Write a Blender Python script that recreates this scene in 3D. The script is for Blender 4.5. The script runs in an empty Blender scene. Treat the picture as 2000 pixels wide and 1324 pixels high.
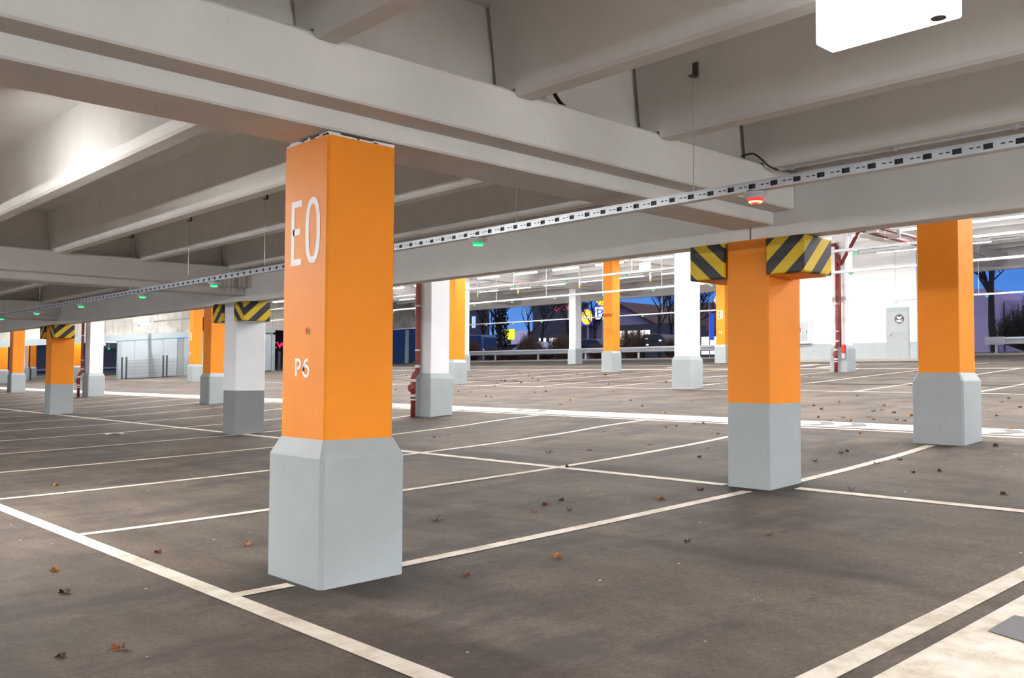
import bpy, bmesh, math, random
import numpy as np
from mathutils import Vector, Matrix

SC = bpy.context.scene
COL = SC.collection
# ------------------------------------------------------------------ camera
CAM_H = 1.2
Rm = Matrix(((0.733069, -0.680131, -0.005265), (-0.024984, -0.034665, 0.999087), (0.679694, 0.732532, 0.041918)))
def make_camera():
    yaw, pitch, roll = .74827, .04193, .00527
    cy, sy, cp, sp = math.cos(yaw), math.sin(yaw), math.cos(pitch), math.sin(pitch)
    f = Vector((sy*cp, cy*cp, sp)); r = Vector((cy, -sy, 0)); u = r.cross(f)
    cr, sr = math.cos(roll), math.sin(roll)
    r2 = cr*r + sr*u; u2 = -sr*r + cr*u
    cam = bpy.data.cameras.new('camera'); o = bpy.data.objects.new('camera', cam); COL.objects.link(o)
    cam.sensor_width = 36; cam.sensor_fit = 'HORIZONTAL'; cam.lens = 1791.4/2000*36
    cam.clip_start = .05; cam.clip_end = 600
    M = Matrix((( r2.x, u2.x, -f.x, 0), (r2.y, u2.y, -f.y, 0), (r2.z, u2.z, -f.z, CAM_H), (0, 0, 0, 1)))
    o.matrix_world = M
    SC.camera = o
make_camera()

# ------------------------------------------------------------------ view, world, lamps outside the frame
SC.view_settings.view_transform = 'Standard'
SC.view_settings.look = 'None'
SC.view_settings.gamma = 1
SC.view_settings.exposure = 0.06
SC.cycles.use_denoising = True
SC.cycles.max_bounces = 8
SC.cycles.diffuse_bounces = 5
SC.cycles.sample_clamp_indirect = 6

def make_world():
    w = bpy.data.worlds.new('dusk'); SC.world = w; w.use_nodes = True
    nt = w.node_tree; nt.nodes.clear()
    out = nt.nodes.new('ShaderNodeOutputWorld'); bg = nt.nodes.new('ShaderNodeBackground')
    tc = nt.nodes.new('ShaderNodeTexCoord'); sep = nt.nodes.new('ShaderNodeSeparateXYZ'); ramp = nt.nodes.new('ShaderNodeValToRGB')
    no = nt.nodes.new('ShaderNodeTexNoise'); no.inputs['Scale'].default_value = 3.0; no.inputs['Detail'].default_value = 4
    ma = nt.nodes.new('ShaderNodeMath'); ma.operation = 'MULTIPLY_ADD'; ma.inputs[1].default_value = .12
    nt.links.new(tc.outputs['Generated'], sep.inputs[0]); nt.links.new(tc.outputs['Generated'], no.inputs['Vector'])
    nt.links.new(no.outputs[0], ma.inputs[0]); nt.links.new(sep.outputs['Z'], ma.inputs[2])
    nt.links.new(ma.outputs[0], ramp.inputs[0])
    cr = ramp.color_ramp
    cr.elements[0].position = 0.07; cr.elements[0].color = (.13, .30, .72, 1)
    cr.elements[1].position = 0.45; cr.elements[1].color = (.75, .78, 1.0, 1)
    e = cr.elements.new(0.16); e.color = (.06, .20, .62, 1)
    e = cr.elements.new(0.26); e.color = (.08, .22, .62, 1)
    nt.links.new(ramp.outputs[0], bg.inputs[0]); bg.inputs[1].default_value = 1.15
    nt.links.new(bg.outputs[0], out.inputs[0])
make_world()

def area_light(name, loc, sx, sy, power, color=(1, .97, .93), spread=math.pi):
    l = bpy.data.lights.new(name, 'AREA'); l.shape = 'RECTANGLE'; l.size = sx; l.size_y = sy; l.energy = power; l.color = color; l.spread = spread
    o = bpy.data.objects.new(name, l); o.location = loc; COL.objects.link(o)
    return o
# unseen fixtures of the low hall (LOW), last row added to light its beams - their housings are built further down
# x, y, z, runs along x, downward watts, diffuser strength
LOW_LAMPS = [(-2.6, 3.4, 2.76, 0, 50, 40), (-2.6, 8.2, 2.76, 0, 90, 560), (1.70, 8.75, 2.90, 0, 70, 200), (-2.6, 12.8, 2.76, 0, 110, 900), (-2.6, 19.5, 2.76, 0, 115, 900), (-2.6, 29.0, 2.76, 0, 120, 900),
             (-1.9, -4.2, 2.70, 1, 82, 840), (1.5, -4.2, 2.70, 1, 82, 840), (4.9, -4.2, 2.70, 1, 82, 840)]
for p in LOW_LAMPS:
    area_light('tube_light', (p[0], p[1], p[2]-.052), 1.45 if p[3] else .10, .10 if p[3] else 1.45, p[4])

# ------------------------------------------------------------------ materials
MATS = {}
def srgb(r, g, b):
    f = lambda c: (c/255/12.92) if c/255 <= .04045 else ((c/255+.055)/1.055)**2.4
    return (f(r), f(g), f(b), 1)
def new_mat(name):
    m = bpy.data.materials.new(name); m.use_nodes = True; MATS[name] = m
    return m, m.node_tree, m.node_tree.nodes['Principled BSDF']
def ncoord(nt, scale=(1, 1, 1)):
    tc = nt.nodes.new('ShaderNodeTexCoord'); mp = nt.nodes.new('ShaderNodeMapping'); mp.inputs['Scale'].default_value = scale
    nt.links.new(tc.outputs['Object'], mp.inputs[0]); return mp.outputs[0]
def wcoord(nt, scale=(1, 1, 1)):
    tc = nt.nodes.new('ShaderNodeNewGeometry'); mp = nt.nodes.new('ShaderNodeMapping'); mp.inputs['Scale'].default_value = scale
    nt.links.new(tc.outputs['Position'], mp.inputs[0]); return mp.outputs[0]
def noise(nt, vec, scale, detail=4, rough=.55):
    n = nt.nodes.new('ShaderNodeTexNoise'); n.inputs['Scale'].default_value = scale; n.inputs['Detail'].default_value = detail; n.inputs['Roughness'].default_value = rough
    nt.links.new(vec, n.inputs['Vector']); return n.outputs[0]
def ramp(nt, fac, stops):
    r = nt.nodes.new('ShaderNodeValToRGB'); cr = r.color_ramp
    while len(cr.elements) < len(stops): cr.elements.new(.5)
    for e, (p, c) in zip(cr.elements, stops):
        e.position = p; e.color = c if len(c) == 4 else (*c, 1)
    nt.links.new(fac, r.inputs[0]); return r.outputs[0]
def mix(nt, fac, a, b, mode='MIX'):
    m = nt.nodes.new('ShaderNodeMix'); m.data_type = 'RGBA'; m.blend_type = mode
    for sock, v in ((m.inputs[0], fac), (m.inputs[6], a), (m.inputs[7], b)):
        if hasattr(v, 'links'): nt.links.new(v, sock)
        else: sock.default_value = v
    return m.outputs[2]
def math_n(nt, op, a, b=None, c=None):
    m = nt.nodes.new('ShaderNodeMath'); m.operation = op
    for i, v in enumerate((a, b, c)):
        if v is None: continue
        if hasattr(v, 'links'): nt.links.new(v, m.inputs[i])
        else: m.inputs[i].default_value = v
    return m.outputs[0]
def bump(nt, b, h, strength=.2, dist=.01):
    n = nt.nodes.new('ShaderNodeBump'); n.inputs['Strength'].default_value = strength; n.inputs['Distance'].default_value = dist
    nt.links.new(h, n.inputs['Height']); nt.links.new(n.outputs[0], b.inputs['Normal'])

def painted(name, col, rough=.65, var=.06, scale=3., specks=0., spec=.35, bmp=.08):
    m, nt, b = new_mat(name); v = wcoord(nt)
    n1 = noise(nt, v, scale, 5); d = tuple(c*(1-var) for c in col[:3])+(1,); l = tuple(min(1, c*(1+var*.6)) for c in col[:3])+(1,)
    c = ramp(nt, n1, [(.3, d), (.7, l)])
    if specks:
        vo = nt.nodes.new('ShaderNodeTexVoronoi'); vo.inputs['Scale'].default_value = 28; nt.links.new(v, vo.inputs['Vector'])
        s = ramp(nt, vo.outputs['Distance'], [(.05, (1, 1, 1)), (.10, (0, 0, 0))])
        n3 = noise(nt, v, 2.2, 2); s2 = ramp(nt, n3, [(.5, (0, 0, 0)), (.62, (1, 1, 1))])
        f = math_n(nt, 'MULTIPLY', s, s2); f = math_n(nt, 'MULTIPLY', f, specks)
        c = mix(nt, f, c, tuple(x*.35 for x in col[:3])+(1,))
    nt.links.new(c, b.inputs['Base Color']); b.inputs['Roughness'].default_value = rough; b.inputs['Specular IOR Level'].default_value = spec
    if bmp: bump(nt, b, noise(nt, v, 90, 3), bmp, .004)
    return m
def plain(name, col, rough=.5, metal=0., spec=.5):
    m, nt, b = new_mat(name); v = ncoord(nt)
    n = noise(nt, v, 12, 3); d = tuple(c*.93 for c in col[:3])+(1,)
    nt.links.new(ramp(nt, n, [(.35, d), (.65, col)]), b.inputs['Base Color'])
    b.inputs['Roughness'].default_value = rough; b.inputs['Metallic'].default_value = metal; b.inputs['Specular IOR Level'].default_value = spec
    return m
def emit(name, col, strength, base=None):
    m, nt, b = new_mat(name); b.inputs['Base Color'].default_value = base or col
    b.inputs['Emission Color'].default_value = col; b.inputs['Emission Strength'].default_value = strength
    return m

def asphalt():
    m, nt, b = new_mat('asphalt'); v = wcoord(nt)
    big = noise(nt, v, .55, 6, .62); mid = noise(nt, wcoord(nt, (1, .35, 1)), 2.3, 6, .6); fine = noise(nt, v, 170, 2, .7)
    c1 = ramp(nt, big, [(.30, srgb(58, 53, 49)), (.50, srgb(94, 85, 77)), (.70, srgb(120, 107, 95))])
    c2 = ramp(nt, mid, [(.28, srgb(54, 50, 47)), (.5, srgb(92, 83, 76)), (.75, srgb(124, 111, 99))])
    c = mix(nt, .5, c1, c2)
    gr = noise(nt, v, 34, 5, .75); c = mix(nt, .8, c, ramp(nt, gr, [(.32, (.62, .62, .62)), (.68, (1.28, 1.26, 1.24))]), 'MULTIPLY')
    wr = noise(nt, wcoord(nt, (.5, 1, 1)), 1.1, 7, .7); c = mix(nt, ramp(nt, wr, [(.50, (0, 0, 0)), (.60, (.75,)*3)]), c, srgb(66, 60, 58))
    g = ramp(nt, fine, [(.3, (.66, .66, .66)), (.7, (1.2, 1.2, 1.2))])
    c = mix(nt, .75, c, g, 'MULTIPLY')
    # joints and dirt strips in the paving that run along the bays
    geo = nt.nodes.new('ShaderNodeNewGeometry'); sep = nt.nodes.new('ShaderNodeSeparateXYZ'); nt.links.new(geo.outputs['Position'], sep.inputs[0])
    wob = noise(nt, v, 1.4, 4)
    for x0, wdt, dark in ((7.75, .22, .62), (4.95, .10, .80), (11.55, .12, .78), (16.2, .10, .8)):
        xx = math_n(nt, 'MULTIPLY_ADD', wob, .5, sep.outputs['X']); dd = math_n(nt, 'ABSOLUTE', math_n(nt, 'SUBTRACT', xx, x0+.25))
        f = ramp(nt, math_n(nt, 'DIVIDE', dd, wdt*2), [(.15, (dark,)*3), (.6, (1, 1, 1))])
        c = mix(nt, 1., c, f, 'MULTIPLY')
    # oily dirt and painted contact shade around the feet of the nearest columns
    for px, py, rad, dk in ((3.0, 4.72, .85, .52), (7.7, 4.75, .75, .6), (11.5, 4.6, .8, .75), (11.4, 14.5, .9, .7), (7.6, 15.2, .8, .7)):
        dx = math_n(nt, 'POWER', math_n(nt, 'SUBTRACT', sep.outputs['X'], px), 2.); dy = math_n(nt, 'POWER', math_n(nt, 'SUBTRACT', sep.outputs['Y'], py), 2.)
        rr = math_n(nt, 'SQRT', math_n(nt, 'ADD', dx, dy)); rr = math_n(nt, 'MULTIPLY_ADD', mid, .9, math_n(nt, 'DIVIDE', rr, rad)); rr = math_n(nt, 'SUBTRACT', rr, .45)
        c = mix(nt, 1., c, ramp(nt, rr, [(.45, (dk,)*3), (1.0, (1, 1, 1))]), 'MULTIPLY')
    vo = nt.nodes.new('ShaderNodeTexVoronoi'); vo.inputs['Scale'].default_value = 3.2; nt.links.new(v, vo.inputs['Vector'])
    s = ramp(nt, vo.outputs['Distance'], [(.022, (1, 1, 1)), (.034, (0, 0, 0))])
    c = mix(nt, s, c, srgb(222, 214, 204))
    nt.links.new(c, b.inputs['Base Color']); b.inputs['Roughness'].default_value = .82; b.inputs['Specular IOR Level'].default_value = .3
    bump(nt, b, fine, .35, .006); return m
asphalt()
def line_paint():
    m, nt, b = new_mat('line_paint'); v = wcoord(nt)
    n = noise(nt, wcoord(nt, (1, 1, 1)), 5, 6, .65); n2 = noise(nt, v, 60, 3, .7)
    c = ramp(nt, n, [(.3, srgb(180, 166, 148)), (.5, srgb(212, 202, 188)), (.7, srgb(228, 222, 214))])
    f = ramp(nt, n2, [(.30, (.80,)*3), (.42, (1, 1, 1))]); c = mix(nt, 1., c, f, 'MULTIPLY')
    nt.links.new(c, b.inputs['Base Color']); b.inputs['Roughness'].default_value = .7; return m
line_paint()
painted('concrete_pale', srgb(222, 220, 216), .75, .05, 2.5, .5)
painted('concrete_white', srgb(238, 238, 238), .7, .04, 2.0, .25)
painted('orange_paint', (.88, .275, .012, 1), .55, .05, 2.0, .15, .3)
painted('grey_paint', srgb(163, 171, 173), .6, .05, 3.0, .15)
painted('dark_grey_paint', srgb(128, 130, 132), .6, .05, 3.0, .1)
painted('white_paint', srgb(232, 233, 235), .65, .03, 2.0, .1)
painted('wall_white', srgb(240, 241, 243), .7, .02, 1.5, 0)
plain('letter_white', srgb(252, 251, 250), .6)
plain('galvanised', (.62, .65, .68, 1), .42, .55)
plain('dark_steel', (.06, .055, .05, 1), .5, .3)
plain('steel_panel', srgb(168, 178, 184), .38, .45)
plain('steel_frame', srgb(150, 162, 166), .5, .2)
plain('red_pipe', srgb(128, 48, 40), .5)
plain('bright_red', srgb(205, 36, 38), .5)
plain('clamp_metal', srgb(205, 205, 205), .35, .3)
plain('black_rubber', srgb(40, 39, 42), .6)
plain('cable_black', srgb(22, 22, 24), .5)
plain('plastic_grey', srgb(196, 196, 200), .45)
plain('white_metal', srgb(236, 238, 240), .4)
plain('anthracite', srgb(48, 54, 64), .5, .2)
plain('door_grey', srgb(160, 166, 168), .5)
plain('sign_dark', srgb(58, 64, 74), .5)
plain('sign_white', srgb(235, 235, 235), .5)
plain('arrow_grey', srgb(112, 112, 114), .8)
plain('bark', srgb(40, 36, 34), .9)
plain('shrub_twig', srgb(84, 66, 56), .9)
plain('hedge_leaf', srgb(44, 48, 38), .9)
plain('soil', srgb(92, 66, 50), .95)
plain('leaf_brown', srgb(118, 68, 36), .8)
plain('leaf_dark', srgb(74, 48, 34), .8)
plain('leaf_ochre', srgb(168, 112, 56), .8)
plain('paper_pale', srgb(226, 214, 196), .8)
plain('pipe_yellow', srgb(214, 180, 40), .5)
plain('car_paint_blue', srgb(40, 66, 110), .25, .2)
plain('car_paint_silver', srgb(170, 180, 196), .25, .4)
plain('car_paint_dark', srgb(34, 44, 58), .25, .2)
plain('car_glass', (.02, .03, .05, 1), .05)
plain('tyre', srgb(24, 24, 26), .8)
plain('plaster_blue', srgb(176, 160, 186), .8)
plain('plaster_dark', srgb(70, 68, 78), .8)
plain('roof_tile', srgb(74, 44, 44), .85)
plain('asphalt_road', srgb(78, 78, 84), .85)
plain('curb_stone', srgb(168, 160, 150), .85)
emit('tube_glow', (1, .98, .96, 1), 75.)
emit('tube_glow_high', (1, .98, .96, 1), 260.)
emit('tube_glow_low', (1, .96, .90, 1), 230.)
emit('lightbox_glow', (1, 1, 1, 1), 2.6)
emit('green_glow', (.0, .62, .16, 1), 1.1, (0, .1, .03, 1))
emit('green_core', (.18, 1, .40, 1), 1.6, (0, .1, .03, 1))
emit('red_glow', (1, .05, .06, 1), 1.0, (.1, 0, 0, 1))
emit('red_core', (1, .62, .22, 1), 2.6)
emit('yellow_sign', (1, .80, .05, 1), 1.0)
emit('lime_sign', (.92, 1, .04, 1), .9)
emit('blue_sign', (.02, .09, .62, 1), .55)
emit('red_sign', (1, .03, .06, 1), .9)
emit('pink_sign', (1, .04, .16, 1), 1.0)
emit('white_sign', (.95, .97, 1, 1), .9)
emit('shop_glow', (1, .97, .88, 1), 1.1)
emit('window_glow', (.55, .75, 1, 1), .55)
emit('reflection_glow', (.85, 1, .95, 1), 3.)
def concrete_wall():
    m, nt, b = new_mat('raw_concrete'); v = wcoord(nt)
    n = noise(nt, v, .9, 6, .65); c = ramp(nt, n, [(.3, srgb(138, 135, 128)), (.7, srgb(188, 186, 180))])
    n2 = noise(nt, wcoord(nt, (6, 6, .6)), 1.2, 3); c = mix(nt, .5, c, ramp(nt, n2, [(.35, (.7, .7, .68)), (.6, (1, 1, 1))]), 'MULTIPLY')
    nt.links.new(c, b.inputs['Base Color']); b.inputs['Roughness'].default_value = .85
concrete_wall()
def stained_concrete():
    # painted beam with brown drip stains beside the end of one cross beam
    m = painted('concrete_pale_stained', srgb(222, 220, 216), .75, .05, 2.5, .5); nt = m.node_tree; b = nt.nodes['Principled BSDF']
    src = b.inputs['Base Color'].links[0].from_socket
    geo = nt.nodes.new('ShaderNodeNewGeometry'); sep = nt.nodes.new('ShaderNodeSeparateXYZ'); nt.links.new(geo.outputs['Position'], sep.inputs[0])
    fx = ramp(nt, math_n(nt, 'ABSOLUTE', math_n(nt, 'SUBTRACT', sep.outputs['X'], 7.25)), [(.16, (1, 1, 1)), (.36, (0, 0, 0))]); fx = math_n(nt, 'MULTIPLY', fx, ramp(nt, sep.outputs['Z'], [(.0, (0, 0, 0)), (1., (1, 1, 1))]))
    fx = math_n(nt, 'MULTIPLY', fx, ramp(nt, math_n(nt, 'ABSOLUTE', math_n(nt, 'SUBTRACT', sep.outputs['Z'], 2.84)), [(.10, (1, 1, 1)), (.22, (0, 0, 0))]))
    st = noise(nt, wcoord(nt, (22, 22, .8)), 1., 3); s = ramp(nt, st, [(.42, (0, 0, 0)), (.6, (1, 1, 1))])
    f = math_n(nt, 'MULTIPLY', fx, s); f = math_n(nt, 'MULTIPLY', f, .65)
    nt.links.new(mix(nt, f, src, srgb(120, 98, 66)), b.inputs['Base Color'])
stained_concrete()
def stripes(name, kx, ky, off):
    m, nt, b = new_mat(name)
    tc = nt.nodes.new('ShaderNodeNewGeometry'); sep = nt.nodes.new('ShaderNodeSeparateXYZ'); nt.links.new(tc.outputs['Position'], sep.inputs[0])
    s = math_n(nt, 'MULTIPLY_ADD', sep.outputs['X'], kx, sep.outputs['Z']); s = math_n(nt, 'MULTIPLY_ADD', sep.outputs['Y'], ky, s)
    s = math_n(nt, 'ADD', s, off+20.); s = math_n(nt, 'FRACT', math_n(nt, 'DIVIDE', s, .285))
    c = ramp(nt, s, [(0, srgb(40, 40, 44)), (.5, srgb(222, 186, 10))]); c.node.color_ramp.interpolation = 'CONSTANT'
    nt.links.new(c, b.inputs['Base Color']); b.inputs['Roughness'].default_value = .5; b.inputs['Specular IOR Level'].default_value = .4
    return m

# ------------------------------------------------------------------ mesh helpers
def world_loc(o):
    v = Vector((0, 0, 0))
    while o is not None: v += o.location; o = o.parent
    return v
class MB:
    def __init__(s): s.v = []; s.f = []; s.m = []
    def quad(s, a, b, c, d, mi=0):
        i = len(s.v); s.v += [tuple(a), tuple(b), tuple(c), tuple(d)]; s.f.append((i, i+1, i+2, i+3)); s.m.append(mi)
    def poly(s, pts, mi=0):
        i = len(s.v); s.v += [tuple(p) for p in pts]; s.f.append(tuple(range(i, i+len(pts)))); s.m.append(mi)
    def box(s, x0, x1, y0, y1, z0, z1, mi=0):
        i = len(s.v); s.v += [(x0, y0, z0), (x1, y0, z0), (x1, y1, z0), (x0, y1, z0), (x0, y0, z1), (x1, y0, z1), (x1, y1, z1), (x0, y1, z1)]
        for q in ((0, 3, 2, 1), (4, 5, 6, 7), (0, 1, 5, 4), (1, 2, 6, 5), (2, 3, 7, 6), (3, 0, 4, 7)):
            s.f.append(tuple(i+k for k in q)); s.m.append(mi)
        return s
    def loft(s, rings, mi=0, cap=True, close=True):
        n = len(rings[0]); i = len(s.v)
        for r in rings: s.v += [tuple(p) for p in r]
        for k in range(len(rings)-1):
            for j in range(n if close else n-1):
                a = i+k*n+j; b = i+k*n+(j+1) % n
                s.f.append((a, b, b+n, a+n)); s.m.append(mi)
        if cap:
            s.f.append(tuple(i+n-1-j for j in range(n))); s.m.append(mi)
            s.f.append(tuple(i+(len(rings)-1)*n+j for j in range(n))); s.m.append(mi)
        return s
    def tube(s, pts, rad, n=8, mi=0, cap=True):
        pts = [Vector(p) for p in pts]; rads = rad if isinstance(rad, (list, tuple)) else [rad]*len(pts); rings = []
        prev = None
        for k, p in enumerate(pts):
            t = (pts[min(k+1, len(pts)-1)]-pts[max(k-1, 0)]).normalized()
            a = Vector((0, 0, 1)) if abs(t.z) < .9 else Vector((1, 0, 0))
            if prev is not None: a = prev
            u = (a-t*a.dot(t)).normalized(); w = t.cross(u); prev = u
            rings.append([p+(u*math.cos(2*math.pi*j/n)+w*math.sin(2*math.pi*j/n))*rads[k] for j in range(n)])
        return s.loft(rings, mi, cap)
    def lathe(s, c, prof, n=20, mi=0, axis='z', cap=True):
        rings = []
        for r, h in prof:
            ring = []
            for j in range(n):
                a = 2*math.pi*j/n; q = (math.cos(a)*r, math.sin(a)*r)
                if axis == 'z': p = (c[0]+q[0], c[1]+q[1], c[2]+h)
                elif axis == 'x': p = (c[0]+h, c[1]+q[0], c[2]+q[1])
                else: p = (c[0]-q[0], c[1]+h, c[2]+q[1])
                ring.append(p)
            rings.append(ring)
        return s.loft(rings, mi, cap)
    def build(s, name, mats, parent=None, smooth=False, local=False, bevel=0, seg=2, origin=None):
        me = bpy.data.meshes.new(name)
        off = Vector((0, 0, 0)) if local else (world_loc(parent) if parent else Vector((0, 0, 0)))
        oloc = Vector(origin)-off if origin is not None else Vector((0, 0, 0))
        sub = off+oloc
        me.from_pydata([(x-sub.x, y-sub.y, z-sub.z) for x, y, z in s.v], [], s.f)
        for m in (mats if isinstance(mats, (list, tuple)) else [mats]): me.materials.append(MATS[m] if isinstance(m, str) else m)
        me.polygons.foreach_set('material_index', s.m)
        bm = bmesh.new(); bm.from_mesh(me); bmesh.ops.remove_doubles(bm, verts=bm.verts, dist=1e-5); bmesh.ops.recalc_face_normals(bm, faces=bm.faces)
        bm.to_mesh(me); bm.free()
        if smooth: me.polygons.foreach_set('use_smooth', [True]*len(me.polygons))
        o = bpy.data.objects.new(name, me); COL.objects.link(o); o.location = oloc
        if parent: o.parent = parent
        if bevel:
            md = o.modifiers.new('bevel', 'BEVEL'); md.width = bevel; md.segments = seg; md.limit_method = 'ANGLE'; md.angle_limit = math.radians(40)
        return o
def tag(o, label=None, cat=None, group=None, kind=None):
    for k, v in (('label', label), ('category', cat), ('group', group), ('kind', kind)):
        if v: o[k] = v
    return o
def thing(name, label, cat, loc=(0, 0, 0), group=None, rot=0):
    o = bpy.data.objects.new(name, None); o.empty_display_size = .2; o.location = loc; o.rotation_euler = (0, 0, rot); COL.objects.link(o)
    return tag(o, label, cat, group)

# ------------------------------------------------------------------ paving profile: nearly level in the lane, then rising to the street
_PX = [-40, 2.3, 3.25, 4.3, 5.65, 7.2, 8.75, 10.4, 11.1, 80]; _PZ = [0, 0, .024, .06, .11, .172, .25, .355, .425, .425+.06*68.9]
_GX = [-30, -20, -15]+[-12+.25*i for i in range(0, 99)]+[12.75+1.0*i for i in range(0, 30)]+[42.2]
_GX = sorted(set(round(x, 3) for x in _GX if x <= 42.2))
_GZ = [float(np.mean(np.interp([x-.3, x, x+.3], _PX, _PZ))) for x in _GX]
def fz(x): return float(np.interp(x, _GX, _GZ))
YLO, YHI = -30.0, 92.0
fl = MB()
for a, b, za, zb in zip(_GX[:-1], _GX[1:], _GZ[:-1], _GZ[1:]):
    fl.quad((a, YLO, za), (b, YLO, zb), (b, YHI, zb), (a, YHI, za))
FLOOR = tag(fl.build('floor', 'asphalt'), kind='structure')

def strip_y(name, x0, x1, y0, y1, mat='line_paint', lift=.004):      # marking that runs along a bay front
    m = MB(); m.quad((x0, y0, fz(x0)+lift), (x1, y0, fz(x1)+lift), (x1, y1, fz(x1)+lift), (x0, y1, fz(x0)+lift)); return m.build(name, mat, FLOOR)
def strip_x(name, x0, x1, y0, y1, mat='line_paint', lift=.004):      # marking that runs up the slope
    xs = [x0]+[x for x in _GX if x0 < x < x1]+[x1]; m = MB()
    for a, b in zip(xs[:-1], xs[1:]): m.quad((a, y0, fz(a)+lift), (b, y0, fz(b)+lift), (b, y1, fz(b)+lift), (a, y1, fz(a)+lift))
    return m.build(name, mat, FLOOR)
strip_y('bay_front_line', 2.235, 2.35, .5, 60)
strip_y('bay_back_line', 7.42, 7.54, 5.05, 56); strip_y('bay_back_line', 7.62, 7.74, -4, 4.42)
STALL_Y = [7.28, 9.84, 12.36, 14.95, 17.55, 20.1, 22.7, 25.3, 27.9, 30.5, 33.1, 35.7, 38.3, 40.9, 43.5]
strip_x('stall_line', 2.35, 2.68, 4.68, 4.78); strip_x('stall_line', 3.32, 7.28, 4.63, 4.74); strip_x('stall_line', 8.05, 11.10, 4.57, 4.68)
for y in STALL_Y: strip_x('stall_line', 2.35, 12.2, y-.05, y+.05)
strip_y('lane_edge_line', 12.20, 12.30, -4, 56)
strip_y('walkway_band', 12.42, 13.15, -4, 56)
for y in (13.65, 13.05, 6.95, 6.45, 4.35, 20.5, 29.0):
    m = MB(); z = lambda x: fz(x)+.008
    for s_ in (0, 1):
        xa, xb, xc = (12.52, 12.785, 13.05)
        q = [(xa, y+.18), (xb, y), (xb, y-.22), (xa, y-.04)] if s_ == 0 else [(xb, y), (xc, y+.18), (xc, y-.04), (xb, y-.22)]
        m.poly([(px, py, z(px)) for px, py in q])
    m.build('chevron_mark', 'arrow_grey', FLOOR)
strip_y('bay_front_line', 19.38, 19.47, -4, 54); strip_y('centre_seam_line', 25.0, 25.05, -4, 54); strip_y('lane_edge_line', 29.9, 30.2, 0, 54)
for y in (4.75, 7.3, 9.78, 12.4, 14.85, 17.3, 19.9, 22.4, 24.9, 27.5, 30, 32.6, 35.1): strip_x('stall_line', 19.47, 29.9, y-.05, y+.05)
strip_x('hatch_stripe', 31.0, 33.5, 16.6, 17.1); strip_x('hatch_stripe', 31.0, 33.8, 18.2, 18.6); strip_x('hatch_stripe', 31.5, 34.0, 24.0, 24.3)
strip_y('lane_edge_line', 33.6, 33.8, 12, 50)
strip_x('walkway_edge_line', 2.9, 9, 1.80, 1.915); strip_x('walkway_band', 2.6, 9, .55, 1.70)
m = MB(); m.poly([(4.26, 1.40, fz(4.26)+.009), (4.53, 1.49, fz(4.53)+.009), (4.64, 1.59, fz(4.64)+.009), (4.42, 1.60, fz(4.42)+.009)])
m = MB(); m.poly([(x, y, fz(x)+.009) for x, y in ((4.33, 1.36), (4.75, 1.36), (4.75, 1.60), (4.42, 1.60))]); m.build('chevron_mark', 'arrow_grey', FLOOR)

# ------------------------------------------------------------------ low hall: cross beams, ribs, slab
SLAB = 3.66
def cross_beam(yn, label, mat='concrete_pale', x0=-7.0, x1=7.49):
    t = thing('cross_beam', label, 'beam', (x0, yn, 2.62), 'cross beams of the low hall')
    ch = .012; y0, y1 = yn, yn+.46; a, b = yn-.21, yn+.67; zb, zs, zt = 2.62, 2.735, 3.075
    prof = [(y0+ch, zb), (y1-ch, zb), (y1, zb+ch), (y1, zs), (b-ch, zs), (b, zs+ch), (b, zt-.01), (b-.01, zt), (y1, zt), (y1, SLAB), (y0, SLAB), (y0, zt), (a+.02, zt), (a, zt-.02), (a, zs+ch), (a+ch, zs), (y0, zs), (y0, zb+ch)]
    m = MB(); m.loft([[(x0, y, z) for y, z in prof], [(x1, y, z) for y, z in prof]]); m.build('beam_body', mat, t)
    return t
cross_beam(4.53, 'pale stepped cross beam resting on the big lettered orange column, nearest of all')
cross_beam(14.97, 'stepped cross beam with brown drip stains, ending above the V-striped white column', 'concrete_pale_stained')
cross_beam(25.35, 'stepped cross beam ending above the farther orange column with striped pads')
cross_beam(35.6, 'farthest low cross beam, at the left edge beyond the other cross beams', 'concrete_pale')
t = thing('edge_beam', 'long pale edge beam running from the far left across to the upper right', 'beam', (7.5, 0, 2.5))
m = MB(); m.box(7.5, 7.72, -30, 56, 2.5, 7.05); m.build('beam_body', 'concrete_pale', t, bevel=.012)
m = MB(); m.box(7.493, 7.5, 4.775, 4.783, 2.5, 2.62); m.build('joint', 'dark_steel', t)

c1 = MB(); c1.box(-30, 7.5, -30, 92, SLAB, SLAB+.2); CEIL1 = tag(c1.build('ceiling', 'concrete_pale'), kind='structure')
def rib(xc, y0, y1, parent):
    zb = 3.03; h = .08; ch = .022; t_ = .155
    prof = [(xc-h+ch, zb), (xc+h-ch*.5, zb), (xc+h, zb+ch*.5), (xc+t_, SLAB), (xc-t_, SLAB), (xc-h, zb+ch)]
    def ends(y): return [(x, y, z) for x, z in prof]
    m = MB(); dy0, dy1 = .18, .18
    # dapped ends: the lowest centimetres stop short of the ledges
    m.loft([ends(y0+dy0), ends(y1-dy1)])
    top = [(x, max(z, 3.082)) for x, z in prof]
    m.loft([[(x, y0, z) for x, z in top], [(x, y0+dy0+.001, z) for x, z in top]]); m.loft([[(x, y1-dy1-.001, z) for x, z in top], [(x, y1, z) for x, z in top]])
    return m.build('ceiling_rib', 'concrete_pale', parent)
for x in (-3.4, -1.92, -.44, 1.04, 2.61, 4.10, 5.60, 7.06): rib(x, -6, 4.49, CEIL1)
for x in (-1.6, -.15, 1.33, 2.87, 4.37, 5.66, 7.15):
    for y0, y1 in ((5.03, 14.93), (15.47, 25.31), (25.85, 35.56)): rib(x, y0, y1, CEIL1)

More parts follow.
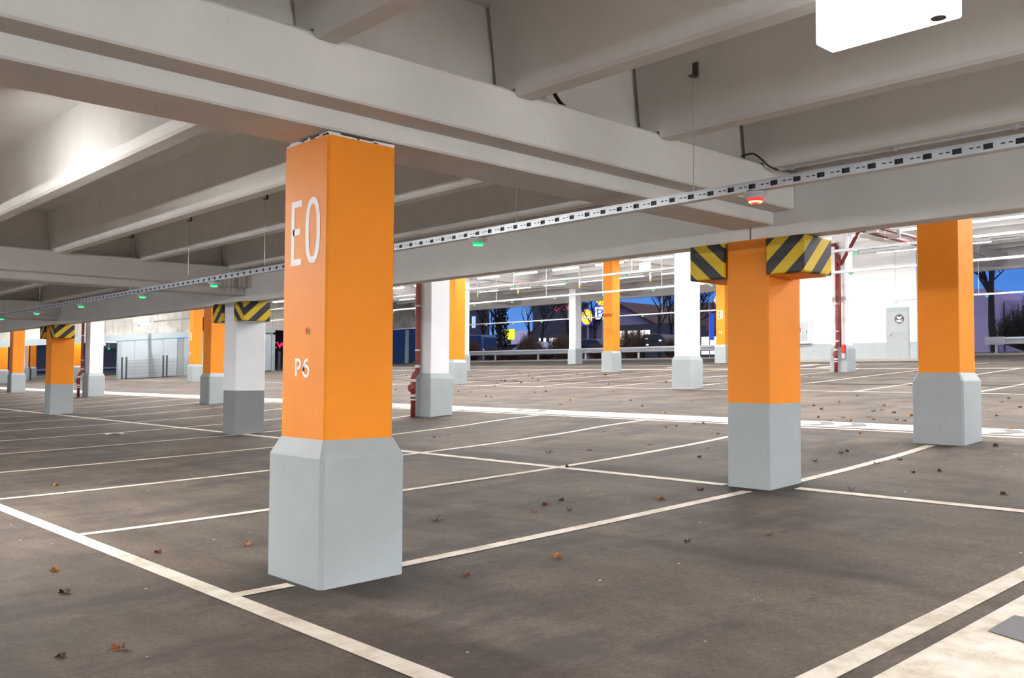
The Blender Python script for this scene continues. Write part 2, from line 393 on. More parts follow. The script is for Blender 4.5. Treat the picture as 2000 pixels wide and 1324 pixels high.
# ------------------------------------------------------------------ lettering made of painted strokes
def stroke_pts(kind):
    if kind == 'E': return [[(1, 1), (0, 1), (0, 0), (1, 0)], [(0, .52), (.86, .52)]]
    if kind == '0': return [[(.5+.5*math.copysign(abs(math.cos(a))**.8, math.cos(a)), .5+.5*math.copysign(abs(math.sin(a))**.8, math.sin(a))) for a in [2*math.pi*i/40 for i in range(41)]]]
    if kind == 'P': return [[(0, 0), (0, 1)]+[(.35+.6*math.cos(a)*.95, .74+.26*math.sin(a)) for a in [math.pi/2-math.pi*i/14 for i in range(15)]]+[(0, .48)]]
    if kind == '6': return [[(.88, .97), (.6, .99), (.3, .88), (.1, .66), (.02, .38)]+[(.5+.48*math.cos(a), .31+.31*math.sin(a)) for a in [math.pi+2*math.pi*i/24 for i in range(25)]]]
    if kind == '1': return [[(.1, .78), (.55, 1), (.55, 0)]]
def ribbon(m, pts, w, f):
    P = [Vector((p[0], p[1])) for p in pts]; closed = (P[0]-P[-1]).length < 1e-6
    if closed: P = P[:-1]
    n = len(P); L = []; R_ = []
    for i in range(n):
        a = P[(i-1) % n] if (closed or i > 0) else None; b = P[(i+1) % n] if (closed or i < n-1) else None
        d1 = (P[i]-a).normalized() if a is not None else None; d2 = (b-P[i]).normalized() if b is not None else None
        if d1 is None: d1 = d2
        if d2 is None: d2 = d1
        n1 = Vector((-d1.y, d1.x)); n2 = Vector((-d2.y, d2.x)); nn = (n1+n2)
        nn = nn.normalized() if nn.length > 1e-6 else n1
        k = w/2/max(.45, nn.dot(n1)); L.append(P[i]+nn*k); R_.append(P[i]-nn*k)
    for i in range(n if closed else n-1):
        j = (i+1) % n
        m.quad(f(*L[i]), f(*R_[i]), f(*R_[j]), f(*L[j]))
def lettering(parent, txt, x, ybox, zbox, w, mat='letter_white', name='lettering'):
    # txt chars with their (y_left, y_right) extents on a wall whose outside faces -x (y falls to the right)
    m = MB()
    for ch, (ya, yb) in zip(txt, ybox):
        wy = ya-yb; hz = zbox[1]-zbox[0]
        for st in stroke_pts(ch):
            pts = [(ya-w/2-p[0]*(wy-w), zbox[0]+w/2+p[1]*(hz-w)) for p in st]
            ribbon(m, pts, w, lambda a, b: (x, a, b))
    return m.build(name, mat, parent)

# ------------------------------------------------------------------ columns
def sq(x0, x1, y0, y1, z, c=.012):
    return [(x0+c, y0, z), (x1-c, y0, z), (x1, y0+c, z), (x1, y1-c, z), (x1-c, y1, z), (x0+c, y1, z), (x0, y1-c, z), (x0, y0+c, z)]
def column(x0, y0, ztop, colour, label, wx=.575, wy=.60, ix=.05, iy=.055, zf=None, name='column', band='grey_paint'):
    z = fz(x0+wx/2) if zf is None else zf; x1, y1 = x0+wx, y0+wy
    t = thing(name, label, 'column', (x0+wx/2, y0+wy/2, z), colour.split('_')[0]+' columns on grey plinths')
    m = MB(); m.loft([sq(x0+ix, x1-ix, y0+iy, y1-iy, z+.82), sq(x0+ix, x1-ix, y0+iy, y1-iy, ztop)]); m.build('shaft', colour, t)
    m = MB(); r = .028
    m.loft([sq(x0, x1, y0, y1, z-.12, .022), sq(x0, x1, y0, y1, z+.735, .022), sq(x0+.006, x1-.006, y0+.006, y1-.006, z+.752, .022), sq(x0+ix-.004, x1-ix+.004, y0+iy-.004, y1-iy+.004, z+.838)])
    m.build('plinth', band, t)
    return t
E0 = column(2.724, 4.49, 2.594, 'orange_paint', 'big orange column lettered E0 and P6 on a grey plinth, in the foreground', wy=.615, zf=0, ix=.05, iy=.06)
FX = 2.7725
lettering(E0, 'E0', FX, [(4.953, 4.813), (4.787, 4.624)], (1.862, 2.250), .038)
lettering(E0, 'P6', FX, [(4.883, 4.810), (4.800, 4.720)], (1.192, 1.307), .0175)
m = MB(); m.lathe((FX+.002, 4.743, 1.465), [(.021, -.004), (.021, .0), (.013, .0)], 18, axis='x', cap=False); m.lathe((FX+.001, 4.743, 1.465), [(.013, 0), (.013, .03)], 18, axis='x', mi=1); m.build('drill_hole', ['orange_paint', 'dark_steel'], E0)
# mortar bedding between column head and beam
m = MB(); rnd = random.Random(3)
for (a, b) in ((4.552, 4.70), (4.76, 4.83), (4.87, 5.04)): m.box(2.778, 2.86, a, b, 2.592, 2.604); m.box(2.786, 2.87, a+.02, b-.03, 2.604, 2.6195)
for (a, b) in ((2.778, 2.97), (2.99, 3.12), (3.09, 3.24)): m.box(a, b, 4.553, 4.62, 2.592, 2.604 if a < 3.05 else 2.612)
m.box(2.84, 3.19, 4.62, 5.0, 2.59, 2.6195, 1); m.build('mortar_bed', ['concrete_white', 'dark_steel'], E0)

Z2 = 6.06
NB = 'concrete_white'
column(11.2, 4.29, Z2, 'orange_paint', 'orange column on a broad grey plinth at the far right, nearest column beyond the edge beam', wy=.60)
W1 = column(11.05, 14.25, Z2, 'white_paint', 'white column with a red downpipe, just right of the big lettered orange column')
column(19.45, 14.2, Z2, 'white_paint', 'white column on a grey plinth just left of the orange column with striped pads')
W6 = column(27.82, 14.2, Z2, 'white_paint', 'white column with red pipes standing in front of the bright white wall')
column(27.96, 24.2, Z2, 'orange_paint', 'orange column between two white columns, right of the round yellow sign')
column(36.47, 34.2, Z2, 'white_paint', 'distant white column left of the round yellow sign')
G1 = column(11.1, 24.2, Z2, 'orange_paint', 'bright orange column half hidden behind the white column with V-striped pads')
G2 = column(19.38, 44.2, Z2, 'orange_paint', 'distant orange column lettered E0 at the right end of the grey sliding gate')
W4 = column(11.18, 34.2, Z2, 'white_paint', 'white column with a red downpipe left of the grey sliding gate')
column(11.24, 44.2, Z2, 'orange_paint', 'orange column on a grey plinth at the far left, left of the pad-striped orange one')
column(19.79, 24.2, Z2, 'orange_paint', 'orange column seen as a band beside the white column with the red downpipe')
column(28.42, 34.2, Z2, 'white_paint', 'white column sliver between two orange columns, left of the street view')
column(36.89, 44.2, Z2, 'orange_paint', 'thinnest orange column sliver, at the left end of the street view')
O5 = column(35.85, 24.2, Z2, 'orange_paint', 'distant orange column lettered E0 peeping out left of the orange column with striped pads')
lettering(G2, 'E0', 19.38+.046, [(44.78, 44.64), (44.60, 44.44)], (2.95, 3.36), .04); lettering(G2, 'P6', 19.38+.046, [(44.68, 44.60), (44.58, 44.49)], (2.26, 2.38), .016)
lettering(O5, 'E0', 35.85+.046, [(24.66, 24.53), (24.50, 24.36)], (3.95, 4.36), .04); lettering(O5, 'P6', 35.85+.046, [(24.58, 24.50), (24.48, 24.40)], (3.28, 3.40), .016)
for x0, y0, c, lb in ((20.0, 64.2, 'orange_paint', 'orange column with pale lettering, seen through the wide opening just right of the pad-striped column'), (17.35, 66.5, 'white_paint', 'white column seen through the wide opening at far left'),
                      (19.55, 72.5, 'orange_paint', 'orange column just right of the white one in the far left opening'), (15.2, 62.6, 'orange_paint', 'orange column at the very left edge, seen through the wide opening'),
                      (23.6, 75.2, 'orange_paint', 'orange column in the narrow doorway left of the sliding gate'), (26.0, 86.0, 'orange_paint', 'orange column sliver at the left side of the narrow doorway by the gate')):
    o = column(x0, y0, 5.2, c, lb, wx=.7 if x0 == 20 else .575)
    if x0 == 20.0: lettering(o, 'E0', 20.046, [(64.72, 64.56), (64.5, 64.3)], (2.6, 3.05), .05)

# columns of the low hall that carry the edge beam: hammer heads wrapped in foam pads
def pad_column(x0, y0, colour, band, label, pads, zb=.775):
    wx, wy = .565, .45; x1, y1 = x0+wx, y0+wy; z = fz(x0+.28); zt = 2.5
    t = thing('pad_column', label, 'column', (x0+wx/2, y0+wy/2, z), 'columns with striped foam pads')
    m = MB(); c = .012; z1, z2 = 2.135, zt-.005
    m.loft([sq(x0, x1, y0, y1, z+zb, c), sq(x0, x1, y0, y1, zt, c)]); m.build('shaft', colour, t)
    m = MB(); xc0, xc1 = x0+.03, x1-.12
    for ya, yb in ((y0-.33, y0+.02), (y1-.02, y1+.33)): m.box(xc0, xc1, ya, yb, z1+.01, z2)
    m.build('corbel', colour, t)
    m = MB(); m.loft([sq(x0, x1, y0, y1, z-.15, c), sq(x0, x1, y0, y1, z+zb, c)]); m.build('painted_base', band, t)
    for side, mat in zip((-1, 1), pads):
        m = MB(); ya, yb = (y0-.39, y0-.004) if side < 0 else (y1+.004, y1+.39); xa = x0-.05; th = .055; zl, zh = z1+.018, zt-.012
        if side < 0: pts = [(xa, yb), (xa, ya), (xc1, ya), (xc1, ya+th), (xa+th, ya+th), (xa+th, yb)]
        else: pts = [(xa, ya), (xa+th, ya), (xa+th, yb-th), (xc1, yb-th), (xc1, yb), (xa, yb)]
        m.loft([[(x, y, zl) for x, y in pts], [(x, y, zh) for x, y in pts]])
        m.build('foam_pad', mat, t, bevel=.014, seg=3)
    return t
def stripe_off(y, z, kx, ky, x): return -(z+kx*x+ky*y)
k = .92
C_ = pad_column(7.44, 4.555, 'orange_paint', 'grey_paint', 'orange column with black and yellow striped foam pads, right of centre',
    (stripes('stripes_a', -k, k, stripe_off(4.55, 2.18, -k, k, 7.39)+.015), stripes('stripes_b', 0, -k, stripe_off(5.39, 2.25, 0, -k, 7.39)+.115)))
pad_column(7.33, 14.96, 'white_paint', 'dark_grey_paint', 'white column with dark grey foot and V-striped foam pads, left of the big lettered column',
    (stripes('stripes_c', -k, -k, stripe_off(14.95, 2.34, -k, -k, 7.28)), stripes('stripes_d', 0, k, stripe_off(15.80, 2.3, 0, k, 7.28))), .755)
pad_column(7.38, 25.40, 'orange_paint', 'grey_paint', 'orange column with striped foam pads at the left, on a grey foot',
    (stripes('stripes_e', -k, -k, stripe_off(25.39, 2.34, -k, -k, 7.33)), stripes('stripes_f', 0, k, stripe_off(26.24, 2.3, 0, k, 7.33))), .765)

# ------------------------------------------------------------------ high hall: beams, ribs, slab
c2 = MB(); c2.box(7.5, 42.4, -30, 92, 7.05, 7.25); CEIL2 = tag(c2.build('ceiling', 'concrete_white'), kind='structure')
for i in range(24):
    x = 8.4+i*1.45; m = MB(); h, tt = .09, .15
    m.loft([[(x-h, y, 6.62), (x+h, y, 6.62), (x+tt, y, 7.05), (x-tt, y, 7.05)] for y in (-12, 56)]); m.build('ceiling_rib', 'concrete_white', CEIL2)
for y, lb in ((4.58, 'white roof beam of the high hall at the far right'), (14.55, 'white roof beam over the white column left of the striped pads'), (24.5, 'white roof beam over the orange column beside the round yellow sign'), (34.5, 'white roof beam over the distant white column'), (44.5, 'far white roof beam at the left end of the street view')):
    t = thing('roof_beam', lb, 'beam', (8, y, Z2), 'white roof beams of the high hall')
    prof = [(y-.25, Z2), (y+.25, Z2), (y+.25, 6.25), (y+.42, 6.25), (y+.42, 6.6), (y+.25, 6.6), (y+.25, 7.05), (y-.25, 7.05), (y-.25, 6.6), (y-.42, 6.6), (y-.42, 6.25), (y-.25, 6.25)]
    m = MB(); m.loft([[(x, a, b) for a, b in prof] for x in (7.8, 41.88)]); m.build('beam_body', 'concrete_white', t)
t = thing('perimeter_beam', 'long white perimeter beam above the street view', 'beam', (41.9, 20, 5.93))
m = MB(); m.box(41.9, 42.15, -12, 56, 5.93, 7.05); m.build('beam_body', 'concrete_white', t)

# ------------------------------------------------------------------ perforated cable trays with parking sensors
def tray_mesh(x, y0, y1, z, w=.07, h=.062, p=.168, near=True):
    m = MB(); n = int((y1-y0)/p); xa, xb = x-w/2, x+w/2
    zt = z+h
    hz0, hz1 = (z+.014, z+.050) if near else (z+.018, z+.046); hl = .052
    for i in range(n):
        a = y0+i*p; h0, h1 = a+.03, a+.03+hl; s1, s2 = (a+.095, a+.118), (a+.134, a+.157); sz0, sz1 = z+.029, z+.036
        q = lambda ya, yb, za, zb: m.quad((xa, ya, za), (xa, yb, za), (xa, yb, zb), (xa, ya, zb))
        q(a, h0, z, zt); q(h0, h1, z, hz0); q(h0, h1, hz1, zt)
        if near:
            q(h1, s1[0], z, zt); q(s1[0], s1[1], z, sz0); q(s1[0], s1[1], sz1, zt); q(s1[1], s2[0], z, zt); q(s2[0], s2[1], z, sz0); q(s2[0], s2[1], sz1, zt); q(s2[1], a+p, z, zt)
        else: q(h1, a+p, z, zt)
    ye = y0+n*p
    m.box(xa+.003, xb, y0, ye, z, z+.002)                      # tray bottom
    m.box(xb-.002, xb, y0, ye, z+.002, zt)                     # far side
    m.box(xa-.006, xa, y0, ye, zt-.003, zt+.004); m.box(xb, xb+.006, y0, ye, zt-.003, zt+.004)   # rolled lips
    if near:
        m.box(xa+.010, xb-.012, y0, ye, z+.004, z+.048, 1)     # cables and shadow inside the tray as one black box
    return m
def cable_tray(label, x, y0, y1, z, rods, ztop, near=False, w=.07, group='perforated cable trays'):
    t = thing('cable_tray', label, 'cable tray', (x, y0, z), group)
    tray_mesh(x, y0, y1, z, w=w, near=near).build('perforated_channel', ['galvanised', 'cable_black'], t)
    for y in rods:
        m = MB(); m.tube([(x, y, z-.02), (x, y, ztop)], .0045 if near else .011, 6); m.build('hanger_rod', 'galvanised', t)
        if near:
            m = MB(); m.box(x+.02, x+.03, y-.022, y+.022, ztop-.005, ztop+.10); m.box(x-.03, x+.03, y-.022, y+.022, ztop-.012, ztop-.004); m.build('rod_bracket', 'dark_steel', t)
    return t
cable_tray('near perforated cable tray before the edge beam, carrying the red sensor light', 5.43, -1.0, 33.0, 2.475, (3.93, 5.8, 7.9, 10.35, 12.58, 14.78, 17.1, 19.5, 22.0), 3.40, near=True)
cable_tray('upper far cable tray, hung in front of the white wall', 21.7, -2, 55, 4.40, (9.1, 12.0, 18.0, 23.3, 26, 30, 34, 38, 42, 46), 6.9, w=.10)
cable_tray('lower far cable tray, hung below the upper one in front of the white wall', 26.0, -2, 55, 4.40, (10.6, 13.2, 17.7, 20.2, 23, 26, 29, 33, 37, 41, 45), 6.9, w=.10)
cable_tray('cable tray hung in silhouette across the street view', 38.0, 4, 55, 4.53, (13.9, 16.5, 29.5, 32.5, 36.2, 39.7, 43, 46), 6.9, w=.10)

ORD = ['first', 'second', 'third', 'fourth', 'fifth', 'sixth', 'seventh', 'eighth', 'ninth', 'tenth', 'eleventh', 'twelfth', 'thirteenth', 'fourteenth', 'fifteenth']
def sensor(x, y, z, label, group, red=False, n=24):
    t = thing('parking_sensor', label, 'sensor light', (x, y, z), group)
    m = MB(); m.lathe((x, y, z), [(.030, 0), (.030, -.008), (.086, -.010), (.088, -.016), (.056, -.050)], n); m.build('housing', 'plastic_grey', t, smooth=False)
    m = MB(); m.lathe((x, y, z), [(.057, -.049), (.052, -.060), (.036, -.078), (.014, -.084)], n); m.build('lens', 'red_glow' if red else 'green_glow', t, smooth=True)
    m = MB(); m.lathe((x, y, z-.066), [(.043, 0), (.047, -.006), (.036, -.013)], n); m.build('lit_core', 'red_core' if red else 'green_core', t, smooth=True)
    if n > 20:
        m = MB(); m.box(x-.075, x-.03, y-.015, y+.02, z-.011, z-.001); m.build('clip', 'black_rubber', t)
g = 'sensor lights on the near cable tray'
sensor(5.43, 3.42, 2.474, 'grey sensor with glowing red lens, the only red one', g, True)
near_y = [6.31, 11.75, 14.25, 17.06, 19.67, 22.22]
near_l = ['green sensor light just right of the big lettered orange column', 'green sensor light left of the big lettered column, nearest the drip-stained beam end', 'second green sensor light left of the big lettered column on the near tray', 'third green sensor light left of the big lettered column on the near tray', 'fourth green sensor light left of the big lettered column on the near tray', 'green sensor light on the near tray at the left picture edge']
for y, lb in zip(near_y, near_l): sensor(5.43, y, 2.474, lb, g)
def far_sensors(x, z, ys, trayname, g):
    z -= .001
    for i, y in enumerate(ys): sensor(x, y, z, '%s green sensor light from the right on the %s' % (ORD[i], trayname), g, n=12)
far_sensors(21.7, 4.40, [10.83, 18.25, 20.8, 23.31, 31.0, 33.5, 36.0], 'upper far cable tray', 'sensor lights on the upper far tray')
far_sensors(26.0, 4.40, [13.14, 18.1, 20.58, 22.96, 25.53, 28.02, 30.45, 36.5], 'lower far cable tray', 'sensor lights on the lower far tray')
far_sensors(38.0, 4.53, [13.6, 25.84, 30.79, 38.37, 40.85, 43.3], 'tray across the street view', 'sensor lights before the street view')

# ------------------------------------------------------------------ lamps
def tube_lamp(x, y, z, label, group, L=1.5, glow='tube_glow', watts=60):
    t = thing('ceiling_light', label, 'lamp', (x, y, z), group)
    m = MB(); m.box(x-.055, x+.055, y-L/2, y+L/2, z-.03, z+.03); m.build('housing', 'white_metal', t)
    m = MB(); m.loft([[(x-.05, yy, z-.03), (x-.035, yy, z-.075), (x+.035, yy, z-.075), (x+.05, yy, z-.03)] for yy in (y-L/2+.02, y+L/2-.02)]); m.build('diffuser', glow, t)
    l_ = area_light('tube_light', (x, y, z-.08), .07, L-.06, watts, (1, .98, .96)); l_.location -= Vector((x, y, z)); l_.parent = t
    return t
for x, nm in ((28.75, 'front'), (33.2, 'rear')):
    t = thing('light_rail', 'long white trunking that carries the %s row of tube lamps' % nm, 'light rail', (x, 25, 6.03), 'light rails')
    m = MB(); m.box(x-.035, x+.035, 4, 55.5, 6.025, 6.075); m.build('trunking', 'white_metal', t)
    ys = [4.9+2.52*i for i in range(20)]
    for i, y in enumerate(ys):
        tube_lamp(x, y, 5.99, '%s tube lamp from the right in the %s lamp row' % ((ORD[i] if i < 15 else ['sixteenth', 'seventeenth', 'eighteenth', 'nineteenth', 'twentieth'][i-15]), nm), 'tube lamps of the %s row' % nm)
for x, nm in ((14.6, 'lane'), (21.6, 'middle')):  # rows out of view above the edge beam, added to light floor and columns
    for i in range(10):
        tube_lamp(x, -12+7.2*i, 6.02, 'unseen tube lamp under the high roof, %s of the %s row from the right' % (ORD[i], nm), 'tube lamps of the %s row' % nm, L=2.4, glow='tube_glow_high', watts=330)
for st in (40, 200, 560, 840, 900): emit('tube_glow_%d' % st, (1, .98, .95, 1), st)
for i, p in enumerate(LOW_LAMPS+[]):
    t = thing('ceiling_light', 'unseen tube lamp under the low ribbed ceiling, %s from the camera side' % ORD[i], 'lamp', p[:3], 'tube lamps of the low hall')
    hx, hy = (.75, .08) if p[3] else (.08, .75)
    m = MB(); m.box(p[0]-hx, p[0]+hx, p[1]-hy, p[1]+hy, p[2]-.02, p[2]+.05); m.build('housing', 'white_metal', t)
    if p[5]:
        m = MB(); m.box(p[0]-hx+.01, p[0]+hx-.01, p[1]-hy+.01, p[1]+hy-.01, p[2]-.045, p[2]-.02); m.build('diffuser', 'tube_glow_%d' % p[5], t)
    m = MB()
    for d in (-.6, .6): a, b = (d, 0) if p[3] else (0, d); m.tube([(p[0]+a, p[1]+b, p[2]+.05), (p[0]+a, p[1]+b, SLAB)], .006, 6)
    m.build('hanger_rod', 'galvanised', t)
# light box sign, near
t = thing('light_box', 'glowing white light box hanging at the upper right corner', 'sign', (3.84, 1.77, 2.7))
m = MB(); m.box(3.762, 3.918, 1.478, 2.058, 2.70, 3.03); m.build('box', 'lightbox_glow', t, bevel=.012)
m = MB(); m.lathe((3.838, 1.545, 2.699), [(.030, 0), (.030, -.003)], 20); m.build('round_vent', 'dark_steel', t)
m = MB()
for y in (1.6, 1.95): m.tube([(3.84, y, 3.03), (3.84, y, SLAB)], .006, 6)
m.build('hanger_rod', 'galvanised', t)
t = thing('light_box', 'small glowing white exit box hanging behind the upper far cable tray', 'sign', (29.6, 23.9, 5.6))
m = MB(); m.box(29.55, 29.65, 23.6, 24.12, 5.62, 5.95); m.build('box', 'lightbox_glow', t)
m = MB(); m.tube([(29.6, 23.7, 5.95), (29.6, 23.7, 7.05)], .015, 5); m.tube([(29.6, 24.02, 5.95), (29.6, 24.02, 7.05)], .015, 5); m.build('hanger_rod', 'galvanised', t)
# sprinkler pipe under the far ceiling with drop heads
t = thing('sprinkler_pipe', 'thin grey sprinkler pipe with yellow-tipped drops under the far white ceiling', 'pipe', (31.5, 20, 5.8))
m = MB(); m.tube([(31.5, 8, 5.72), (31.5, 55, 5.72)], .035, 8); m.build('main_pipe', 'galvanised', t)
for y in (9.5, 13.0, 20.5, 25.1, 29.3, 33.5, 36.6, 39.5):
    m = MB(); m.tube([(31.5, y, 6.6), (31.5, y, 5.52)], .045, 8); m.build('drop_hanger', 'white_metal', t)
    m = MB(); m.tube([(31.5, y, 5.52), (31.5, y, 5.40)], .04, 8); m.build('yellow_tip', 'pipe_yellow', t)

# ------------------------------------------------------------------ conduit and cables on the low ceiling
t = thing('conduit', 'thin grey conduit clipped under the last ceiling rib at upper right', 'pipe', (7.06, 2, 3.0))
m = MB(); m.tube([(7.07, 4.2, 3.012), (7.07, -2, 3.012)], .010, 8); m.build('conduit_tube', 'plastic_grey', t)
for y in (4.1, 3.2, 2.32, 1.4):
    m = MB(); m.box(7.052, 7.088, y-.012, y+.012, 2.996, 3.03); m.build('clip', 'galvanised', t)
def cable(label, pts, r=.012):
    t = thing('cable', label, 'cable', pts[0], 'black cables hanging on the ceiling')
    P = []
    for i in range(len(pts)-1):
        for s_ in range(4):
            u = s_/4; p0 = Vector(pts[max(i-1, 0)]); p1 = Vector(pts[i]); p2 = Vector(pts[i+1]); p3 = Vector(pts[min(i+2, len(pts)-1)])
            P.append(.5*((2*p1)+(-p0+p2)*u+(2*p0-5*p1+4*p2-p3)*u*u+(-p0+3*p1-3*p2+p3)*u**3))
    P.append(Vector(pts[-1]))
    m = MB(); m.tube(P, r, 8); m.build('cable_loop', 'cable_black', t, smooth=True)
cable('black cable drooping from the end of the last rib onto its conduit', [(6.83, 4.44, 3.13), (6.88, 4.36, 3.15), (6.92, 4.30, 3.10), (6.98, 4.26, 3.04), (7.06, 4.22, 3.012)], .008)
cable('short black cable loop behind the second rib on the beam ledge', [(4.47, 4.46, 3.30), (4.50, 4.44, 3.2), (4.52, 4.40, 3.12), (4.53, 4.36, 3.075)], .014)

# ------------------------------------------------------------------ downpipes
def downpipe(label, x, y, z0, zt, group='red downpipes', jog=True, dn=(-1, 0), mat='red_pipe', r=.05):
    t = thing('downpipe', label, 'pipe', (x, y, z0), group)
    a = Vector((dn[0], dn[1], 0))*.105
    m = MB()
    if jog: m.tube([(x+a.x, y+a.y, z0-.05), (x+a.x, y+a.y, z0+.76), (x+a.x*.8, y+a.y*.8, z0+.82), (x, y, z0+.90), (x, y, z0+.96), (x, y, zt)], r, 14)
    else: m.tube([(x, y, z0-.05), (x, y, zt)], r, 14)
    m.build('pipe_run', mat, t, smooth=True)
    for h in (.34, 1.32, 2.2, 3.2, 4.2):
        ax = a if (jog and h < .8) else Vector((0, 0, 0))
        m = MB(); m.lathe((x+ax.x, y+ax.y, z0+h), [(r+.002, -.014), (r+.010, -.014), (r+.010, .014), (r+.002, .014)], 14); m.build('pipe_clamp', 'clamp_metal', t)
    for h in (.42, .72, 1.0):
        ax = a if (jog and h < .8) else Vector((0, 0, 0))
        m = MB(); m.lathe((x+ax.x, y+ax.y, z0+h), [(r+.002, -.026), (r+.012, -.026), (r+.012, .026), (r+.002, .026)], 14); m.build('coupling', 'clamp_metal', t)
    m = MB(); m.lathe((x+a.x-(r+.035), y+a.y, z0+.57), [(.062, 0), (.075, .008), (.075, .022), (.05, .03), (.05, .06)], 18, axis='x'); m.build('inspection_cap', mat, t)
    return t
downpipe('red downpipe on the white column just right of the big lettered column', 11.02, 14.62, fz(11.0), Z2)
downpipe('red downpipe on the white column left of the grey sliding gate', 11.1, 34.62, fz(11.1), Z2)
p = downpipe('red standpipe on the white column before the white wall', 27.80, 14.52, fz(27.8), 5.50, r=.055)
m = MB(); m.tube([(27.80, 14.38, 4.9), (27.80, 13.85, 5.75), (27.80, 13.7, 5.98)], .055, 12); m.tube([(27.80, 14.52, 5.1), (27.80, 14.38, 4.9)], .055, 12); m.build('branch_pipe', 'red_pipe', p, smooth=True)
m = MB(); m.tube([(27.80, 14.52, 5.48), (27.80, 14.58, 5.56), (27.80, 14.78, 5.56)], .055, 12); m.build('elbow', 'red_pipe', p, smooth=True)
m = MB(); m.tube([(27.74, 14.38, fz(27.8)+.8), (27.74, 14.38, 5.2)], .03, 8); m.build('side_pipe', 'red_pipe', p, smooth=True)
m = MB(); m.box(27.70, 27.80, 14.24, 14.34, fz(27.8)+.62, fz(27.8)+.88); m.build('red_box', 'bright_red', p)
m = MB(); m.box(27.71, 27.80, 14.25, 14.33, fz(27.8)+.44, fz(27.8)+.60); m.build('hose_valve', 'clamp_metal', p)
t = thing('ceiling_pipe', 'pair of red pipes running along the roof beam above the white wall', 'pipe', (25, 12, 5.8))
m = MB(); m.tube([(22.0, 12.7, 5.62), (30.5, 12.7, 5.55)], .06, 10); m.tube([(22.0, 12.4, 5.72), (30.5, 12.4, 5.65)], .045, 10); m.build('pipe_run', 'red_pipe', t, smooth=True)
m = MB()
for x in (23, 24.5, 26, 27.5): m = MB(); m.box(x-.02, x+.02, 12.3, 12.8, 5.5, 5.8); m.build('pipe_clamp', 'clamp_metal', t)
t = thing('downpipe', 'dark downpipe beside the white column in the far left opening', 'pipe', (18.05, 66.4, fz(18)))
m = MB(); m.tube([(18.05, 66.4, fz(18)), (18.05, 66.4, fz(18)+.7), (17.95, 66.4, fz(18)+.95), (17.95, 66.4, 5.0)], .055, 10); m.build('pipe_run', 'dark_steel', t)
m = MB(); m.lathe((18.0, 66.4, fz(18)+.5), [(.08, 0), (.08, .08)], 12, axis='x'); m.build('inspection_cap', 'dark_steel', t)

# ------------------------------------------------------------------ white core with door, cabinet, wall lamp
zw = fz(36.6)
m = MB(); m.box(36.6, 41.88, 15.75, 22.6, zw-.5, 7.05)
WR = tag(m.build('wall_right', 'wall_white'), kind='structure')
m = MB(); m.box(36.585, 36.6, 15.75, 22.6, zw-.1, zw+.76); tag(m.build('baseboard_right', 'grey_paint'), kind='structure')
m = MB(); m.box(36.3, 36.6, 15.5, 22.6, zw-.3, zw+.08); tag(m.build('trim_1', 'curb_stone'), kind='structure')
D = tag(MB().box(36.55, 36.60, 16.04, 16.97, zw+.06, zw+2.17).build('door_1', 'door_grey'), kind='structure')
m = MB(); m.box(36.535, 36.55, 16.09, 16.90, zw+.08, zw+1.96); m.build('door_leaf', 'door_grey', D)
m = MB(); m.box(36.535, 36.55, 16.09, 16.90, zw+1.98, zw+2.13); m.build('door_header', 'steel_frame', D)
m = MB(); m.tube([(36.50, 16.84, zw+1.06), (36.50, 16.74, zw+1.06)], .012, 6); m.box(36.52, 36.536, 16.82, 16.86, zw+.98, zw+1.14); m.build('door_handle', 'clamp_metal', D)
m = MB(); m.lathe((36.53, 16.42, zw+1.68), [(.19, 0), (.19, .006)], 32, axis='x'); s_ = m.build('round_sign', 'sign_dark', D)
m = MB(); X = 36.527
pts = [(.12, .10), (.075, .075), (0, .07), (-.075, .075), (-.12, .10), (-.075, .02), (-.06, -.005), (0, -.015), (.06, -.005), (.075, .02)]
m.poly([(X, 16.42+a, zw+1.70+b) for a, b in pts])
for a, b, c, d in ((-.14, .14, -.055, -.035), (-.05, .05, -.085, -.045), (-.12, .12, -.125, -.095)): m.box(X-.001, X, 16.42+a, 16.42+b, zw+1.68+c, zw+1.68+d)
m.build('sign_mark', 'sign_white', s_)
t = thing('hose_cabinet', 'white framed wall cabinet with grey door and red fire sticker', 'cabinet', (36.6, 20.75, 3.2))
m = MB(); m.box(36.42, 36.59, 20.25, 21.30, 2.74, 3.78); m.build('cabinet_box', 'white_metal', t, bevel=.015)
m = MB(); m.box(36.405, 36.42, 20.40, 21.17, 2.86, 3.70); dr = m.build('cabinet_door', 'steel_panel', t)
m = MB(); m.box(36.40, 36.405, 20.68, 20.88, 3.14, 3.46); st = m.build('fire_sticker', 'sign_white', dr)
m = MB(); m.poly([(36.399, 20.86, 3.22), (36.399, 20.70, 3.22), (36.399, 20.70, 3.30), (36.399, 20.78, 3.36), (36.399, 20.86, 3.26)]); m.box(36.398, 36.399, 20.70, 20.76, 3.28, 3.44); m.build('sticker_mark', 'bright_red', st)
m = MB(); m.box(36.395, 36.405, 20.42, 20.45, 3.2, 3.3); m.build('latch', 'dark_steel', dr)
t = thing('wall_box', 'small white junction box with thin cables above the grey door', 'junction box', (36.6, 16.6, 4.3))
m = MB(); m.box(36.50, 36.6, 16.52, 16.66, 4.30, 4.42); m.build('box', 'white_metal', t)
m = MB(); m.tube([(36.57, 16.60, 4.42), (36.57, 16.60, 6.9)], .008, 5); m.tube([(36.57, 16.52, 4.40), (36.57, 15.76, 4.40)], .014, 5); m.build('cable_run', 'plastic_grey', t)

